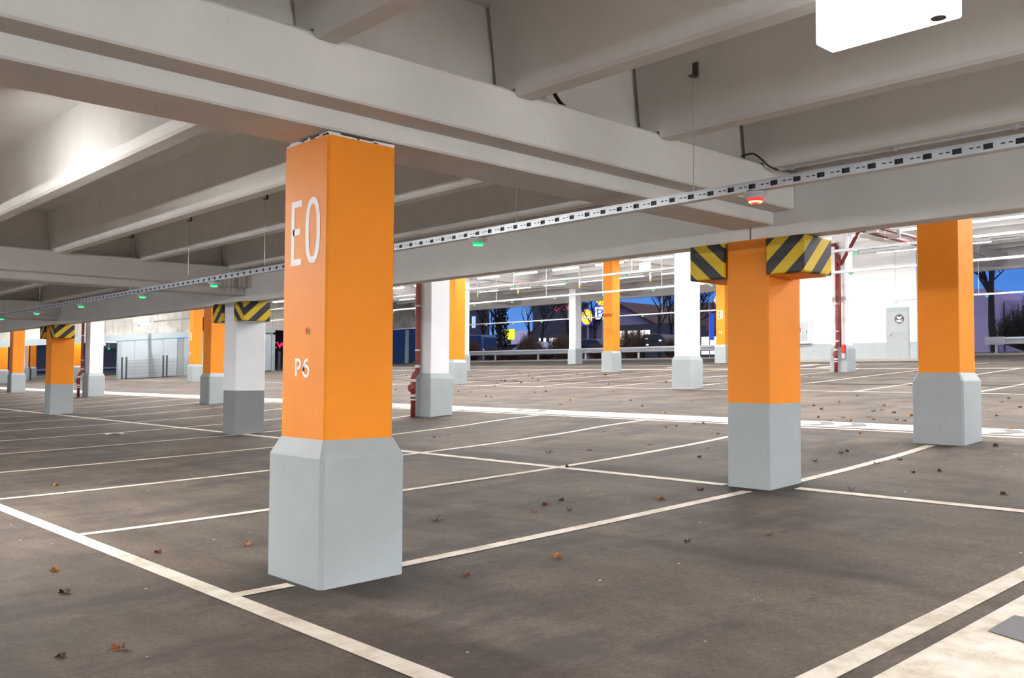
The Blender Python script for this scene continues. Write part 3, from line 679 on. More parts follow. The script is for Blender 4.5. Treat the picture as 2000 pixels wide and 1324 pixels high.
# ------------------------------------------------------------------ left end wall with sliding gates
YW = 56.0
def sl(x): return .06*(x-20)
wl = MB()
def slabq(x0, x1, za0, za1, zb, y0=YW, y1=YW+.3):
    wl.loft([[(x0, y0, za0), (x0, y1, za0), (x0, y1, zb), (x0, y0, zb)], [(x1, y0, za1), (x1, y1, za1), (x1, y1, zb), (x1, y0, zb)]])
slabq(12, 30.1, 3.36+sl(12), 3.36+sl(30.1), 7.05); slabq(24.45, 28.7, fz(24)-.3, fz(24)-.3, 5.0); slabq(30.1, 33, 4.30, 4.30, 7.05); slabq(33, 42.1, 4.85, 4.85, 7.05)
WL = tag(wl.build('wall_left', 'raw_concrete'), kind='structure')
for k_ in range(18):
    x = 13+k_*1.55; MB().box(x-.012, x+.012, YW-.012, YW, 4.0+.06*(x-24), 7.0).build('form_joint', 'dark_grey_paint', WL)
t = thing('gate_rail', 'grey steel slide rail along the concrete end wall above the openings', 'rail', (20, YW-.1, 3.5))
m = MB(); m.loft([[(13, YW-.2, 3.07+sl(20)-.42), (13, YW-.02, 3.07-.42), (13, YW-.02, 3.42-.42), (13, YW-.2, 3.42-.42)], [(30.15, YW-.2, 4.13), (30.15, YW-.02, 4.13), (30.15, YW-.02, 4.47), (30.15, YW-.2, 4.47)]]); m.build('rail_body', 'steel_frame', t)
def gate(label, x0, x1, frame):
    zf0, zf1 = fz(x0), fz(x1); t = thing('sliding_gate', label, 'gate', (x0, YW-.15, zf0), 'grey sliding gates')
    zt = lambda x: 3.24+.0863*(x-20) if x < 26 else 3.98
    n = max(1, round((x1-x0)/.78))
    for i in range(n):
        a, b = x0+(x1-x0)*i/n+.006, x0+(x1-x0)*(i+1)/n-.006
        m = MB(); m.loft([[(a, YW-.14, fz(a)+.04), (a, YW-.08, fz(a)+.04), (a, YW-.08, zt(a)), (a, YW-.14, zt(a))], [(b, YW-.14, fz(b)+.04), (b, YW-.08, fz(b)+.04), (b, YW-.08, zt(b)), (b, YW-.14, zt(b))]]); m.build('gate_panel', 'steel_panel', t)
    m = MB()
    for x in frame: m.box(x-.12, x+.12, YW-.17, YW-.03, fz(x), zt(x))
    m.build('gate_post', 'steel_frame', t)
    return t
g1 = gate('wide grey sliding gate standing behind the low mesh fence', 20.05, 23.5, (20.0,))
m = MB(); m.box(23.55, 23.95, YW-.1, YW-.02, fz(23.6), 3.5); m.build('counterweight_slot', 'dark_grey_paint', g1)
m = MB(); m.box(23.95, 24.4, YW-.16, YW-.02, fz(24), 3.55); m.build('gate_post', 'steel_frame', g1)
gate('narrow grey sliding gate beside the pink lit letters', 28.75, 29.9, (30.05,))
t = thing('mesh_fence', 'low grey wire mesh fence with dark posts in front of the sliding gate', 'fence', (20, YW-.8, fz(20)), 'wire mesh fences')
m = MB(); yf = YW-.75
for k_ in range(80):
    x = 20.1+k_*.058; m.box(x-.006, x+.006, yf-.004, yf+.004, fz(x)+.05, fz(x)+1.12)
for h in (.1, .3, .5, .7, .9, 1.1):
    m.loft([[(20.1, yf-.01, fz(20.1)+h), (20.1, yf+.01, fz(20.1)+h), (20.1, yf+.01, fz(20.1)+h+.02), (20.1, yf-.01, fz(20.1)+h+.02)], [(24.7, yf-.01, fz(24.7)+h), (24.7, yf+.01, fz(24.7)+h), (24.7, yf+.01, fz(24.7)+h+.02), (24.7, yf-.01, fz(24.7)+h+.02)]])
tag(m.build('mesh_panel', 'dark_grey_paint', t))
for x in (19.95, 20.2, 22.4, 22.62):
    m = MB(); m.box(x-.04, x+.04, yf-.04, yf+.04, fz(x), fz(x)+1.32); m.build('fence_post', 'anthracite', t)
t = thing('fence_post', 'dark blue post at the right side of the narrow sliding gate', 'post', (30.3, YW-.6, fz(30)))
m = MB(); m.box(30.22, 30.34, YW-.6, YW-.5, fz(30), fz(30)+1.3); m.build('post_body', 'anthracite', t)
for x, z, lb in ((21.7, 4.18, 'small white exit sign on the concrete wall above the wide gate'), (28.6, 4.75, 'small white exit sign on the concrete wall above the narrow gate')):
    t = thing('exit_sign', lb, 'sign', (x, YW-.1, z), 'small exit signs on the end wall')
    m = MB(); m.box(x-.15, x+.15, YW-.06, YW-.002, z-.13, z+.13); m.build('sign_box', 'sign_white', t)
    m = MB(); m.poly([(x-.05, YW-.062, z+.02), (x+.05, YW-.062, z+.02), (x, YW-.062, z-.07)]); m.box(x-.015, x+.015, YW-.063, YW-.061, z+.02, z+.07); m.build('down_arrow', 'sign_dark', t)
t = thing('wall_light', 'small white lamp on the concrete wall beside the exit sign above the wide gate', 'lamp', (21.2, YW-.1, 4.35))
m = MB(); m.box(21.1, 21.28, YW-.12, YW-.002, 4.28, 4.45); m.build('lamp_body', 'white_sign', t)
# far hall behind the end wall
m = MB(); m.box(10, 42, 56.4, 92, 5.2, 5.4); tag(m.build('ceiling', 'concrete_pale'), kind='structure')
t = thing('parking_sign', 'dark hanging sign with white P letters in the narrow doorway', 'sign', (23.0, 70, 3.4))
m = MB(); m.box(23.0, 26.2, 70, 70.06, 3.2, 3.62); m.build('sign_panel', 'sign_dark', t)
m = MB(); m.box(23.1, 26.0, 69.98, 70, 3.62, 3.72)
for x in (23.75, 25.0):
    for s_ in stroke_pts('P'): ribbon(m, [(x+p[0]*.3, 3.22+p[1]*.36) for p in s_], .07, lambda a, b: (a, 69.985, b))
m.build('p_letters', 'white_sign', t)
m = MB(); m.tube([(23.4, 70.03, 3.6), (23.4, 70.03, 5.2)], .02, 5); m.tube([(25.8, 70.03, 3.6), (25.8, 70.03, 5.2)], .02, 5); m.build('hanger_rod', 'galvanised', t)
t = thing('sensor_light', 'green sensor light hanging in the narrow doorway by the gate', 'sensor light', (23.4, 68, 3.2)); sx = 23.6
m = MB(); m.lathe((sx, 68, 3.1), [(.05, .06), (.09, .03), (.06, -.05)], 12); m.build('lens', 'green_glow', t)
m = MB(); m.tube([(sx, 68, 3.15), (sx, 68, 5.2)], .01, 5); m.build('hanger_rod', 'galvanised', t)
for i, (x, y) in enumerate(((16, 61), (20.5, 63.5), (24, 66), (18, 72), (24, 80))):  # added out of view to brighten the columns behind the wall
    tube_lamp(x, y, 5.14, 'unseen tube lamp in the hall behind the concrete end wall, %s from the wall' % ORD[i], 'tube lamps behind the end wall', watts=240)
# blue glazed screen beyond the end of the wall
t = thing('glazed_screen', 'dark blue glazed screen under the concrete wall beside the red downpipe', 'screen', (41, 56, 2.3))
m = MB(); m.box(38.6, 44.6, 56.1, 56.16, 2.2, 4.84); m.build('screen_panel', 'car_paint_blue', t)
m = MB()
for x in (41.2, 42.6): m.box(x-.12, x+.12, 55.95, 56.1, 2.2, 4.75)
m.build('screen_post', 'steel_frame', t)

# ------------------------------------------------------------------ outdoors beyond the perimeter
ZO = 2.28
m = MB(); m.quad((42.2, -60, 2.29), (47.2, -60, 2.55), (47.2, 130, 2.55), (42.2, 130, 2.29)); m.quad((47.2, -60, 2.55), (240, -60, 2.75), (240, 200, 2.75), (47.2, 200, 2.55), 1); m.quad((-12, 92, fz(-12)), (42.2, 92, fz(42)), (42.2, 200, 2.3), (-12, 200, 0), 1); m.quad((42.2, 130, 2.29), (47.2, 130, 2.55), (47.2, 200, 2.55), (42.2, 200, 2.3), 1)
tag(m.build('ground', ['soil', 'asphalt_road']), kind='structure')
m = MB(); m.box(41.9, 42.2, -12, 90, 2.0, 2.36); tag(m.build('trim_2', 'curb_stone'), kind='structure')
rnd = random.Random(11)
m = MB()
for i in range(1600):
    x = 42.3+rnd.random()*3.2; y = 8+rnd.random()*48; z = 2.30+(x-42.2)*.052; a = rnd.random()*6.28; r = .04+rnd.random()*.05
    dx, dy = math.cos(a)*r, math.sin(a)*r; m.quad((x-dx, y-dy, z+.01), (x+dy, y-dx, z+.02+rnd.random()*.04), (x+dx, y+dy, z+.01), (x-dy, y+dx, z+.03*rnd.random()+.01), rnd.choice((0, 0, 1)))
tag(m.build('leaf_litter', ['leaf_dark', 'leaf_brown']), 'brown leaf litter on the soil strip under the guardrail', 'leaves', kind='stuff')
def guardrail(label, y0, y1, end=False):
    t = thing('guardrail', label, 'guardrail', (44, y0, 2.4), 'steel guardrails')
    prof = [(0, 2.79), (-.05, 2.82), (-.05, 2.88), (0, 2.93), (0, 2.97), (-.05, 3.02), (-.05, 3.08), (0, 3.12), (.01, 3.12), (.01, 2.79)]
    m = MB(); m.loft([[(44+a, y, b) for a, b in prof] for y in (y0, y1)]); m.build('rail_beam', 'galvanised', t)
    ys = [y0+.8+4.4*i for i in range(int((y1-y0)/4.4)+1)] if not end else [y1-.45, y1-4.9]
    for y in ys:
        m = MB(); m.box(44.01, 44.10, y-.05, y+.05, 2.35, 3.05); m.build('rail_post', 'galvanised', t)
    if end:
        m = MB(); m.box(43.93, 43.95, y1-.85, y1, 2.79, 3.14); m.build('end_plate', 'clamp_metal', t)
guardrail('long steel guardrail before the parked cars', 17.6, 56)
guardrail('short steel guardrail with an end plate at the right picture edge', 6, 15.85, True)
def branch_tree(name, label, x, y, z, h, seed, group, spread=1., r0=.16, levels=5):
    t = thing(name, label, 'tree', (x, y, z), group); rr = random.Random(seed); tr = MB(); br = MB()
    def grow(p, d, L, r, lv, mb):
        n = 3; pts = [p]; rad = [r]; q = p.copy(); dd = d.copy()
        for i in range(n):
            dd = (dd+Vector((rr.uniform(-.16, .16), rr.uniform(-.16, .16), rr.uniform(-.04, .12)))).normalized(); q = q+dd*(L/n); pts.append(q.copy()); rad.append(r*(1-.45*(i+1)/n))
        mb.tube(pts, rad, 6 if lv == 0 else (4 if lv < 3 else 3), cap=False)
        if lv >= levels: return
        for k_ in range(rr.choice((2, 3, 3)) + (2 if lv == 0 else 0)):
            j = rr.randint(1, n) if lv else rr.randint(2, n); a = rr.uniform(0, 6.28); s_ = rr.uniform(.45, .95)*spread
            e = Vector((math.cos(a), math.sin(a), 0)); nd = (dd+e*s_+Vector((0, 0, .12))).normalized()
            grow(pts[j].copy(), nd, L*rr.uniform(.55, .78), max(.026, rad[j]*.62), lv+1, br)
    grow(Vector((x, y, z)), Vector((0, 0, 1)), h*.42, r0, 0, tr)
    tr.build('trunk', 'bark', t); br.build('branches', 'bark', t)
    if 'ivy' in label:
        iv = MB()
        for i in range(900):
            a = rr.uniform(0, 6.28); hh = rr.uniform(0, 5.6); q_ = rr.uniform(.3, .85)*(1-.06*hh); c = Vector((x+math.cos(a)*q_, y+math.sin(a)*q_, z+hh)); e = Vector((rr.uniform(-1, 1), rr.uniform(-1, 1), rr.uniform(-1, 1)))*.14; g_ = Vector((rr.uniform(-1, 1), rr.uniform(-1, 1), rr.uniform(-1, 1)))*.14
            iv.quad(c-e, c-g_, c+e, c+g_)
        iv.build('ivy', 'hedge_leaf', t)
G_T = 'bare street trees beyond the guardrail'
for a in (('bare tree in front of the building with lit windows, left end of the street view', 58, 66.3, 9.5, 2, .2), ('bare tree with a dark ivy trunk left of the lime square sign', 59, 65.0, 10, 3, .34), ('bare tree right of the lime square sign, against the blue sky', 58, 58.6, 9.5, 4, .17),
          ('bare tree behind the red lit letters', 60, 57.2, 9, 5, .18), ('bare tree behind the round yellow sign', 60, 54.0, 9.5, 6, .16), ('bare tree in front of the purple gable house', 62, 47.2, 9, 7, .14), ('small bare tree right of the purple gable', 60, 43.3, 7.5, 8, .12), ('bare tree at the pink blossom-shaped sign', 62, 40.5, 10, 9, .16), ('slender bare tree between the lime sign and the red letters', 66, 68.3, 11, 12, .17), ('slender bare tree just left of the lime square sign', 64, 71.8, 11, 13, .16), ('bare tree above the car with bright reflections', 58, 45.2, 9.5, 14, .14)):
    branch_tree('bare_tree', a[0], a[1], a[2], 2.6, a[3], a[4], G_T, r0=a[5])
branch_tree('bare_tree', 'large bare tree at the right picture edge above the dark hedge', 55, 19.3, 2.6, 12, 21, G_T, r0=.22, spread=1.2)
branch_tree('bare_tree', 'bare tree seen through the wide opening on the far left', 26, 98, 2.0, 10, 31, G_T, r0=.2)
def twig_bush(label, x, y, z, w, h, seed, group, mat='shrub_twig', d=.5, n=360, square=False):
    t = thing('bush', label, 'bush', (x, y, z), group); rr = random.Random(seed); m = MB()
    for i in range(n):
        a = rr.uniform(-1, 1); hh = h*(rr.uniform(.55, 1.0)) * (1 if square else math.sqrt(max(.15, 1-.7*a*a))); b = rr.uniform(-1, 1)
        p0 = (x+b*d*.35, y+a*w*.22, z); p1 = (x+b*d, y+a*w*.5, z+hh*.55); p2 = (x+b*d+rr.uniform(-.2, .2), y+a*w*.5+rr.uniform(-.2, .2), z+hh)
        m.tube([p0, p1, p2], [.016, .013, .006], 3, cap=False)
        for k_ in range(3):
            f_ = rr.uniform(.4, 1); s0 = (p1[0], p1[1], z+hh*(.4+.5*f_)); m.tube([s0, (s0[0]+rr.uniform(-.25, .25), s0[1]+rr.uniform(-.3, .3), s0[2]+rr.uniform(-.05, .3))], [.010, .005], 3, cap=False)
    m.build('twigs', mat, t)
G_B = 'brown bare shrubs behind the guardrail'
for i, (lb, y, w, h) in enumerate((('bare brown shrub in front of the dark blue van', 54.9, 1.3, 1.8), ('bare brown shrub between the blue van and the lime sign', 52.3, 1.6, 1.1), ('round bare shrub in front of the silver car', 48.3, 2.0, 2.05), ('clipped brown hedge block left of the distant white column', 45.0, 1.9, 1.85), ('low bare shrub in front of the dark parked car', 41.4, 1.7, 1.0), ('tall clipped brown hedge block right of the orange street column', 38.6, 1.8, 2.0), ('thin bare shrub in front of the car with bright reflections', 35.3, 1.0, 1.35), ('low bare shrub right of the silver car', 47.0, 2.4, .95), ('low shrub under the lime square sign', 50.6, 2.0, .8))):
    twig_bush(lb, 46.6, y, 2.5, w, h, 40+i, G_B, square='block' in lb)
twig_bush('large dark evergreen hedge at the right picture edge', 50.5, 14.6, 2.5, 5.6, 3.3, 77, G_B, 'hedge_leaf', 1.2, 1500)
# parked cars
def car(label, x, y, z, L, H, paint, kind='car', glow=False, flip=False):
    s_ = -1 if flip else 1
    t = thing('car', label, 'car', (x, y, z), 'parked cars behind the guardrail'); W = .85
    if kind == 'van': prof = [(-.5, .25), (-.5, .62), (-.42, .68), (-.22, .98), (-.12, 1.0), (.46, .98), (.5, .9), (.5, .25)]
    else: prof = [(-.5, .28), (-.5, .5), (-.46, .56), (-.24, .64), (-.10, .97), (.02, 1.0), (.24, .98), (.40, .68), (.5, .62), (.5, .28)]
    P = [(s_*a*L, b*H) for a, b in prof]
    m = MB(); m.loft([[(x+dx, y+a*f_, z+(b if b < .66*H else b)) for a, b in P] for dx, f_ in ((-W, .97), (-W*.85, 1), (W*.85, 1), (W, .97))]); m.build('body', paint, t, bevel=.05, seg=2)
    g_ = MB(); lo, hi = .66*H, .93*H
    q = [(-.20, lo), (-.09, hi), (.22, hi), (.36, lo)] if kind != 'van' else [(-.36, .70*H), (-.2, .93*H), (.1, .93*H), (.1, .70*H)]
    for dx in (-W-.012, W+.012): g_.poly([(x+dx, y+s_*a*L, z+b) for a, b in q])
    g_.build('side_glass', 'car_glass', t)
    for a in (-.31, .31):
        m = MB(); m.lathe((x-W-.02, y+a*L, z+.31), [(.31, 0), (.31, .2)], 16, axis='x'); m.build('wheel', 'tyre', t)
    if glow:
        for a, b in ((-.1, .72), (.18, .80), (.30, .74), (.16, .56)):  # green-white reflections on the car side, made as small glowing boxes
            m = MB(); m.box(x-W-.05, x-W-.02, y+a*L-.09, y+a*L+.09, z+b*H-.04, z+b*H+.04); m.build('glowing_reflection', 'reflection_glow', t)
    return t
car('dark blue van parked at the left end of the street view', 51.5, 61.0, 2.58, 5.6, 2.25, 'car_paint_blue', 'van', flip=True)
car('silver car parked behind the bare shrubs', 52, 53.0, 2.58, 4.3, 1.55, 'car_paint_silver')
car('dark car parked just right of the distant white column', 52, 46.3, 2.58, 4.3, 1.55, 'car_paint_dark')
car('dark car with bright reflections right of the clipped hedge', 52, 40.3, 2.58, 4.4, 1.75, 'car_paint_dark', glow=True)
# signs
def text_mesh(parent, s, x, yl, zb, h, wtot, mat, name='sign_letters'):
    cu = bpy.data.curves.new(name, 'FONT'); cu.body = s; cu.size = 1; o = bpy.data.objects.new('tmp', cu); COL.objects.link(o)
    me = bpy.data.meshes.new_from_object(o.evaluated_get(bpy.context.evaluated_depsgraph_get())); bpy.data.objects.remove(o)
    vs = [v.co.copy() for v in me.vertices]; xa = min(v.x for v in vs); xb = max(v.x for v in vs); ya = min(v.y for v in vs); yb = max(v.y for v in vs)
    m = MB(); m.v = [(x, yl-(v.x-xa)/(xb-xa)*wtot, zb+(v.y-ya)/(yb-ya)*h) for v in vs]; m.f = [tuple(p.vertices) for p in me.polygons]; m.m = [0]*len(m.f)
    return m.build(name, mat, parent)
def disc_sign(label, x, y, z, half, r, pole, caption=None):
    t = thing('shop_sign', label, 'sign', (x, y, 2.7), 'round yellow shop signs')
    m = MB(); m.box(x, x+.3, y-half, y+half, z-half, z+half); m.build('sign_box', 'blue_sign', t)
    m = MB(); m.lathe((x-.03, y, z), [(r*1.06, 0), (r*1.06, .03)], 40, axis='x'); m.build('red_ring', 'red_sign', t)
    m = MB(); m.lathe((x-.05, y, z), [(r, 0), (r, .03)], 40, axis='x'); m.build('yellow_disc', 'yellow_sign', t)
    text_mesh(t, 'LiDL', x-.06, y+r*.62, z-.2, .42, r*1.24, 'blue_sign')
    if pole: m = MB(); m.tube([(x+.15, y, 2.7), (x+.15, y, z-half)], .10, 8); m.build('sign_pole', 'plaster_blue', t)
    if caption:
        m = MB(); m.box(x, x+.3, y-half, y+half, z-half*2.4, z-half*1.05); m.build('caption_panel', 'white_sign', t)
        text_mesh(t, 'P', x-.02, y+half*.7, z-half*2.2, half*.9, half*.9, 'blue_sign', 'caption_letters')
disc_sign('round yellow sign on a blue square, left of the orange street column', 75, 68.6, 7.93, .93, .82, True)
disc_sign('upper round yellow sign half hidden by the orange street column', 76, 67.3, 10.1, 1.0, .9, True, True)
t = thing('shop_sign', 'glowing lime yellow square sign behind the shrubs', 'sign', (60, 65.1, 2.6))
m = MB(); m.box(60, 60.3, 64.55, 65.75, 4.85, 5.85); m.build('sign_box', 'lime_sign', t, bevel=.05)
m = MB(); m.tube([(60.2, 65.1, 2.6), (60.2, 65.1, 4.85)], .08, 6); m.build('sign_pole', 'dark_steel', t)
t = thing('lit_letters', 'red lit letters high on the dark building behind the trees', 'sign', (80, 77.5, 9.6))
text_mesh(t, 'c-a.v', 80.18, 78.75, 9.35, .55, 2.6, 'red_sign')
t = thing('lit_letters', 'pink lit letters beyond the narrow sliding gate', 'sign', (38, 70, 3.5))
m = MB(); m.box(36.5, 41.5, 70.05, 70.4, 1.9, 5.6); m.build('sign_backing', 'plaster_dark', t)
cu_m = text_mesh(t, 'two', 0, 0, 0, 1, 1, 'pink_sign')
for v in cu_m.data.vertices:
    yy, zz = v.co.y+world_loc(t).y, v.co.z+world_loc(t).z; v.co = Vector((37.55+(-yy)*2.0-38, 0, 3.55+zz*.62-3.5))
t = thing('lit_sign', 'small pink and white blossom-shaped lit sign beside the distant lettered orange column', 'sign', (70, 47.5, 8.3)); m = MB()
for k_ in range(5):
    a = k_*1.2566; m.lathe((70, 48.05+.28*math.cos(a), 8.30+.28*math.sin(a)), [(.17, 0), (.17, .05)], 12, axis='x')
pl = MB(); pl.tube([(70.06, 48.05, 2.7), (70.06, 48.05, 8.1)], .06, 6); pl.build('sign_pole', 'dark_steel', t)
m.build('petals', 'pink_white' if 'pink_white' in MATS else emit('pink_white', (1, .55, .66, 1), .8), t)
# buildings
def house(label, x, y0, y1, z0, ze, zr, wall, roof=None, depth=10, gable=False, windows=(), glow='window_glow'):
    t = thing('building', label, 'building', (x, (y0+y1)/2, z0), 'buildings across the street')
    m = MB(); ym = (y0+y1)/2
    if gable: m.loft([[(xx, y0, z0), (xx, y1, z0), (xx, y1, ze), (xx, ym, zr), (xx, y0, ze)] for xx in (x, x+depth)])
    else: m.box(x, x+depth, y0, y1, z0, ze)
    m.build('walls', wall, t)
    if roof:
        m = MB()
        if gable:
            for ya, za, yb, zb in ((y0-.8, ze-.5, ym, zr+.1), (ym, zr+.1, y1+.8, ze-.5)):
                m.loft([[(xx, ya, za), (xx, yb, zb), (xx, yb, zb+.3), (xx, ya, za+.3)] for xx in (x-1.2, x+depth)])
        else: m.loft([[(x-.6, yy, ze), (x+depth/2, yy, zr), (x+depth+.6, yy, ze)] for yy in (y0-.5, y1+.5)])
        m.build('roof', roof, t)
    for (ya, za, w, h) in windows:
        m = MB(); m.box(x-.05, x+.02, ya, ya+w, za, za+h); m.build('window', glow, t)
    return t
house('purple-grey gable house with a dark brown roof, right of the orange street column', 85, 62.0, 82.0, 2.7, 5.4, 10.0, 'plaster_blue', 'roof_tile', 8, True)
house('long low house with a dark brown roof behind the purple gable', 96, 48.0, 78, 2.7, 7.2, 11.2, 'plaster_dark', 'roof_tile', 10)
house('purple-grey gable house with a steep dark roof left of the distant lettered orange column', 82, 40, 56.5, 2.7, 5.5, 9.0, 'plaster_blue', 'roof_tile', 9, True)
house('dark tall building with two lit windows at the left end of the street view', 88, 102.4, 114, 2.7, 12, 12, 'plaster_dark', None, 2.5, windows=((104.3, 8.6, .9, 1.7), (102.7, 8.5, .8, 1.7), (106.2, 8.7, .5, 1.5), (104.4, 5.8, .7, 1.2)))
house('dark flat-roofed building behind the red lit letters', 80.2, 76, 82.6, 2.7, 10.4, 10.4, 'plaster_dark', None, 3.2)
house('low dark building with a sloping blue-grey roof behind the lime sign', 80, 83.2, 90, 2.7, 5.4, 7.4, 'plaster_dark', 'plaster_blue', 8)
house('bright lit shop front seen behind the cars', 70, 46.0, 52.0, 2.7, 5.6, 5.6, 'plaster_dark', None, 6, windows=((46.3, 3.4, 1.5, 1.6), (48.2, 3.4, 1.6, 1.6)), glow='shop_glow')
house('lit shop windows behind the clipped hedges', 72, 55.0, 63.0, 2.7, 6.6, 6.6, 'plaster_dark', None, 6, windows=((57.4, 4.6, 1.2, 1.4), (59.0, 4.6, 1.2, 1.4), (60.6, 4.6, 1.3, 1.4)), glow='shop_glow')
house('lit shop windows behind the silver car', 72, 69.8, 75.0, 2.7, 6.4, 6.4, 'plaster_dark', None, 5, windows=((70.2, 4.6, 1.2, 1.0), (72.0, 4.6, 1.1, 1.0)), glow='shop_glow')
house('pale blue house at the right picture edge beside the dark hedge', 70, 25.02, 34, 2.7, 7.8, 7.8, 'plaster_blue', None, 9)
house('pale blue house behind the dark hedge at the right picture edge', 73, 14, 24.9, 2.7, 7.1, 7.6, 'plaster_blue', None, 9)
house('dark low house seen through the wide opening on the far left', 4, 120, 150, 0, 5, 8, 'plaster_dark', 'roof_tile', 40)
t = thing('flag', 'narrow blue banner on a pole before the lit shop front', 'flag', (60, 44.2, 2.7))
m = MB(); m.box(60, 60.05, 41.55, 41.95, 4.2, 6.3); m.build('banner', 'blue_sign', t)
m = MB(); m.tube([(60.02, 41.97, 2.7), (60.02, 41.97, 7.4)], .04, 6); m.build('banner_pole', 'plaster_blue', t)
t = thing('bollard', 'small pale bollard in front of the dark blue van', 'bollard', (46.2, 52.9, 2.5))
m = MB(); m.lathe((46.2, 52.95, 2.5), [(.06, 0), (.06, .85), (.03, .9)], 10); m.build('bollard_post', 'clamp_metal', t)

# ------------------------------------------------------------------ fallen leaves
def leaf_mesh(seed):
    rr = random.Random(seed); n = 22; ring = []
    for i in range(n):
        a = 2*math.pi*i/n; lobes = .62+.38*abs(math.cos(2.5*a))**.8
        r = .045*lobes*rr.uniform(.88, 1.1); curl = .012+.022*math.sin(a*2+seed)+.018*rr.random()
        ring.append((r*math.cos(a), r*math.sin(a)*.85, max(.002, curl*(r/.04))))
    m = MB(); c = (0, 0, .006)
    for i in range(n): m.poly([c, ring[i], ring[(i+1) % n]])
    st = MB(); st.tube([(.03, 0, .008), (.055, .006, .012), (.075, .012, .004)], .0016, 4)
    return m, st
LEAVES = [ # x, y on the paving, from a survey of the picture; zone
]
ZONES = {}
def zone(x, y):
    if x < 2.2: return 'brown fallen leaf in the drive lane, left of the long white bay line', 'leaves in the drive lane'
    if x < 7.4 and y > 5.2: return 'brown fallen leaf in the bays left of or behind the big lettered column', 'leaves in the left bays'
    if x < 7.4: return 'brown fallen leaf in the bay in front of the pad-striped orange column', 'leaves in the front bay'
    if x < 12.2 and y > 4.7: return 'brown fallen leaf in the bays behind the pad-striped orange column, before the white band', 'leaves in the rear bays'
    if x < 12.2: return 'brown fallen leaf near the foot of the far right orange column', 'leaves by the far right column'
    if x < 19.4: return 'brown fallen leaf in the lane beyond the broad white band', 'leaves beyond the white band'
    return 'brown fallen leaf far off in the bays of the high hall', 'leaves far off'
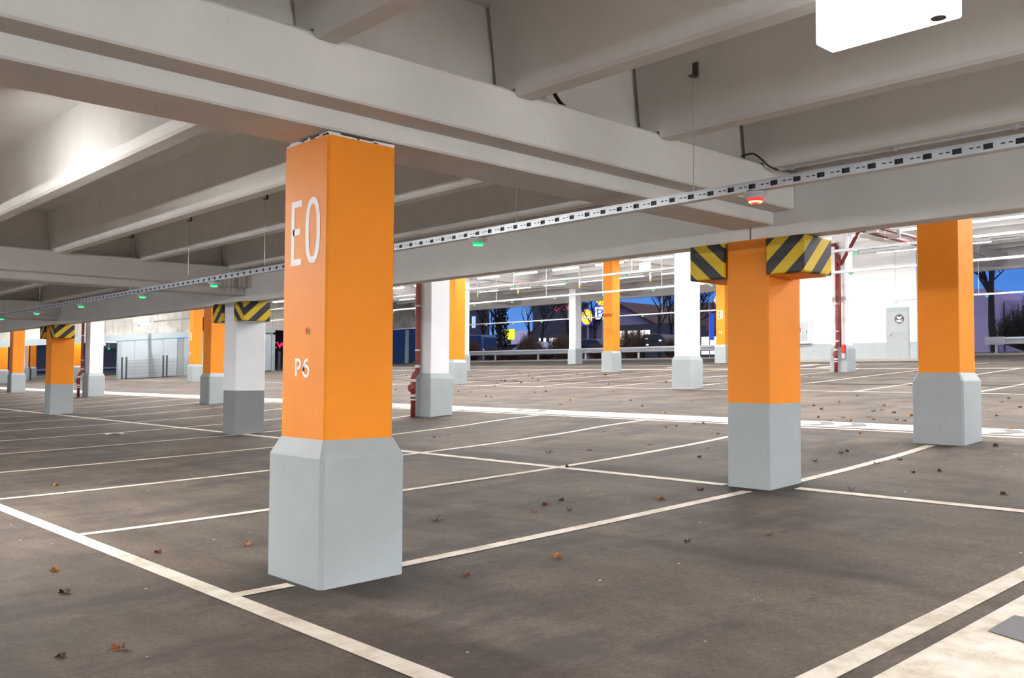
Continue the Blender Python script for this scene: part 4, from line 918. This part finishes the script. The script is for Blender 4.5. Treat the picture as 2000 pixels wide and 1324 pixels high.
LPX = '''9.25 11.46 0.90 8.85 11.30 0.76 17.02 23.73 1.18 22.06 25.70 1.47 20.35 22.63 1.46 16.92 19.95 1.08 16.82 20.38 1.03 15.64 17.81 1.21
15.54 17.49 1.07 12.82 24.37 1.05 17.24 17.65 1.21 17.65 17.64 1.17 14.23 13.79 1.00 15.35 14.55 1.16 17.94 15.51 1.02 15.23 12.95 1.28
15.66 13.02 1.31 14.50 11.76 1.15 13.42 10.38 1.31 15.71 11.42 0.97 17.08 11.89 1.16 10.59 9.33 0.77 11.58 8.71 0.90 11.38 8.76 0.78
11.00 7.66 0.79 10.99 7.55 0.96 10.90 7.36 0.83 12.02 8.70 0.98 12.08 8.57 1.03 12.29 11.82 1.09 12.09 11.51 1.14 8.39 8.34 1.30
8.83 8.03 0.97 9.71 6.84 0.92 9.01 6.45 0.93 9.66 7.71 0.89 7.53 7.19 1.03 7.07 5.06 1.20 6.43 5.01 1.30 5.85 5.65 1.00
5.61 5.61 1.09 15.69 8.67 1.16 15.04 8.16 1.33 16.59 8.62 1.09 14.97 7.19 1.19 16.08 7.53 1.12 14.82 6.77 1.13 15.20 7.14 1.28
16.72 7.42 1.17 18.16 9.04 1.35 13.95 6.77 1.18 13.67 6.56 0.97 13.72 7.08 1.10 13.31 6.77 1.31 13.20 7.02 1.12 13.66 7.47 0.95
13.72 6.23 1.05 13.62 6.07 0.97 14.42 6.32 1.37 9.39 5.19 1.09 10.09 5.24 1.03 10.24 5.24 0.96 9.50 4.53 1.02 9.13 4.44 0.81
9.90 4.46 0.85 9.16 4.00 0.93 9.35 3.82 0.87 11.29 3.97 1.40 13.11 4.43 1.37 7.85 3.98 1.30 18.25 6.17 1.16 16.47 5.41 1.08
17.41 6.02 1.05 14.86 5.21 1.11 8.37 2.89 1.04 25.09 14.01 1.64 4.50 5.73 1.40 3.50 4.16 0.75 4.21 4.10 1.00 5.52 5.24 0.84
5.30 5.43 0.95 5.14 3.78 0.76 5.70 3.50 0.98 1.81 6.05 0.89 1.67 5.40 1.25 2.50 6.19 0.90 1.29 4.20 0.87 1.51 4.14 0.94
3.04 5.99 1.09 10.13 23.54 0.79 9.80 23.11 0.86 10.60 22.85 0.76 8.34 22.12 1.01 3.13 10.49 0.98 27.03 28.08 1.34 24.79 25.70 1.46
25.89 26.01 1.58 23.51 24.20 1.59 26.29 24.55 1.32 25.60 23.48 1.72 25.63 22.56 1.66 26.69 22.74 1.29 21.98 23.51 1.71 24.83 25.00 1.64
20.97 22.13 1.67 22.19 24.44 1.53 22.16 17.07 1.34 12.73 8.33 1.34 11.85 5.87 0.96 21.77 23.80 1.46 22.36 29.88 1.30 25.61 31.72 1.09
23.73 28.76 1.27 24.60 23.41 1.09 19.88 24.03 1.01 24.03 24.49 1.09 19.76 24.24 1.11 21.28 28.37 1.27 25.76 39.75 1.02 20.86 32.15 1.08
25.96 22.78 1.37 24.22 35.58 1.02 20.84 33.50 1.04 19.24 25.86 1.29 19.42 19.44 1.02 22.16 32.71 1.10 26.01 27.51 1.31 21.32 31.54 1.48
22.58 22.56 1.21 22.56 29.17 1.26 19.34 21.62 1.23 24.66 35.11 1.39 23.02 39.05 1.17 22.85 34.46 1.43 22.32 36.67 1.22 24.73 18.19 1.01
26.52 20.25 1.33 21.27 22.42 1.19 26.41 30.55 1.46 24.62 29.03 1.25 20.75 18.10 1.21 23.51 37.28 1.34 25.74 38.38 1.47 25.53 20.89 1.17
20.67 37.08 1.40 21.79 30.52 1.40 25.67 22.53 1.37 25.43 18.95 1.05 22.48 22.86 1.44 24.76 33.69 1.38 21.65 23.03 1.31 22.32 38.61 1.32
22.10 36.81 1.19'''
vals = [float(v) for v in LPX.split()]
protos = {}
for i in range(0, len(vals), 3):
    x, y, s_ = vals[i:i+3]; k_ = (i//3) % 5; matn = ('leaf_brown', 'leaf_dark', 'leaf_brown', 'leaf_ochre', 'leaf_dark')[k_]
    lb, gp = zone(x, y); rr = random.Random(i)
    if k_ not in protos:
        mb_, st_ = leaf_mesh(k_*7+1); t = thing('fallen_leaf', lb, 'leaf', (0, 0, 0), gp)
        a_ = mb_.build('blade', matn, t, local=True); b_ = st_.build('stalk', 'leaf_dark', t, local=True); protos[k_] = t
    else:
        src = protos[k_]; t = src.copy(); COL.objects.link(t)
        for ch in src.children:
            c_ = ch.copy(); COL.objects.link(c_); c_.parent = t
        tag(t, lb, 'leaf', gp)
    t.location = (x, y, fz(x)+.001); t.rotation_euler = (0, 0, rr.uniform(0, 6.28)); s_ *= .72; t.scale = (s_, s_, s_*rr.uniform(.7, 1.1))
m = MB(); rr = random.Random(5); x, y = 6.1, 17.2
m.poly([(x+rr.uniform(-.02, .02)+.18*math.cos(a), y+.12*math.sin(a), fz(x)+.012+.02*math.sin(3*a)) for a in [6.28*i/9 for i in range(9)]]); tag(m.build('paper_scrap', 'paper_pale'), 'crumpled pale scrap of paper on the asphalt in the left bays', 'litter')
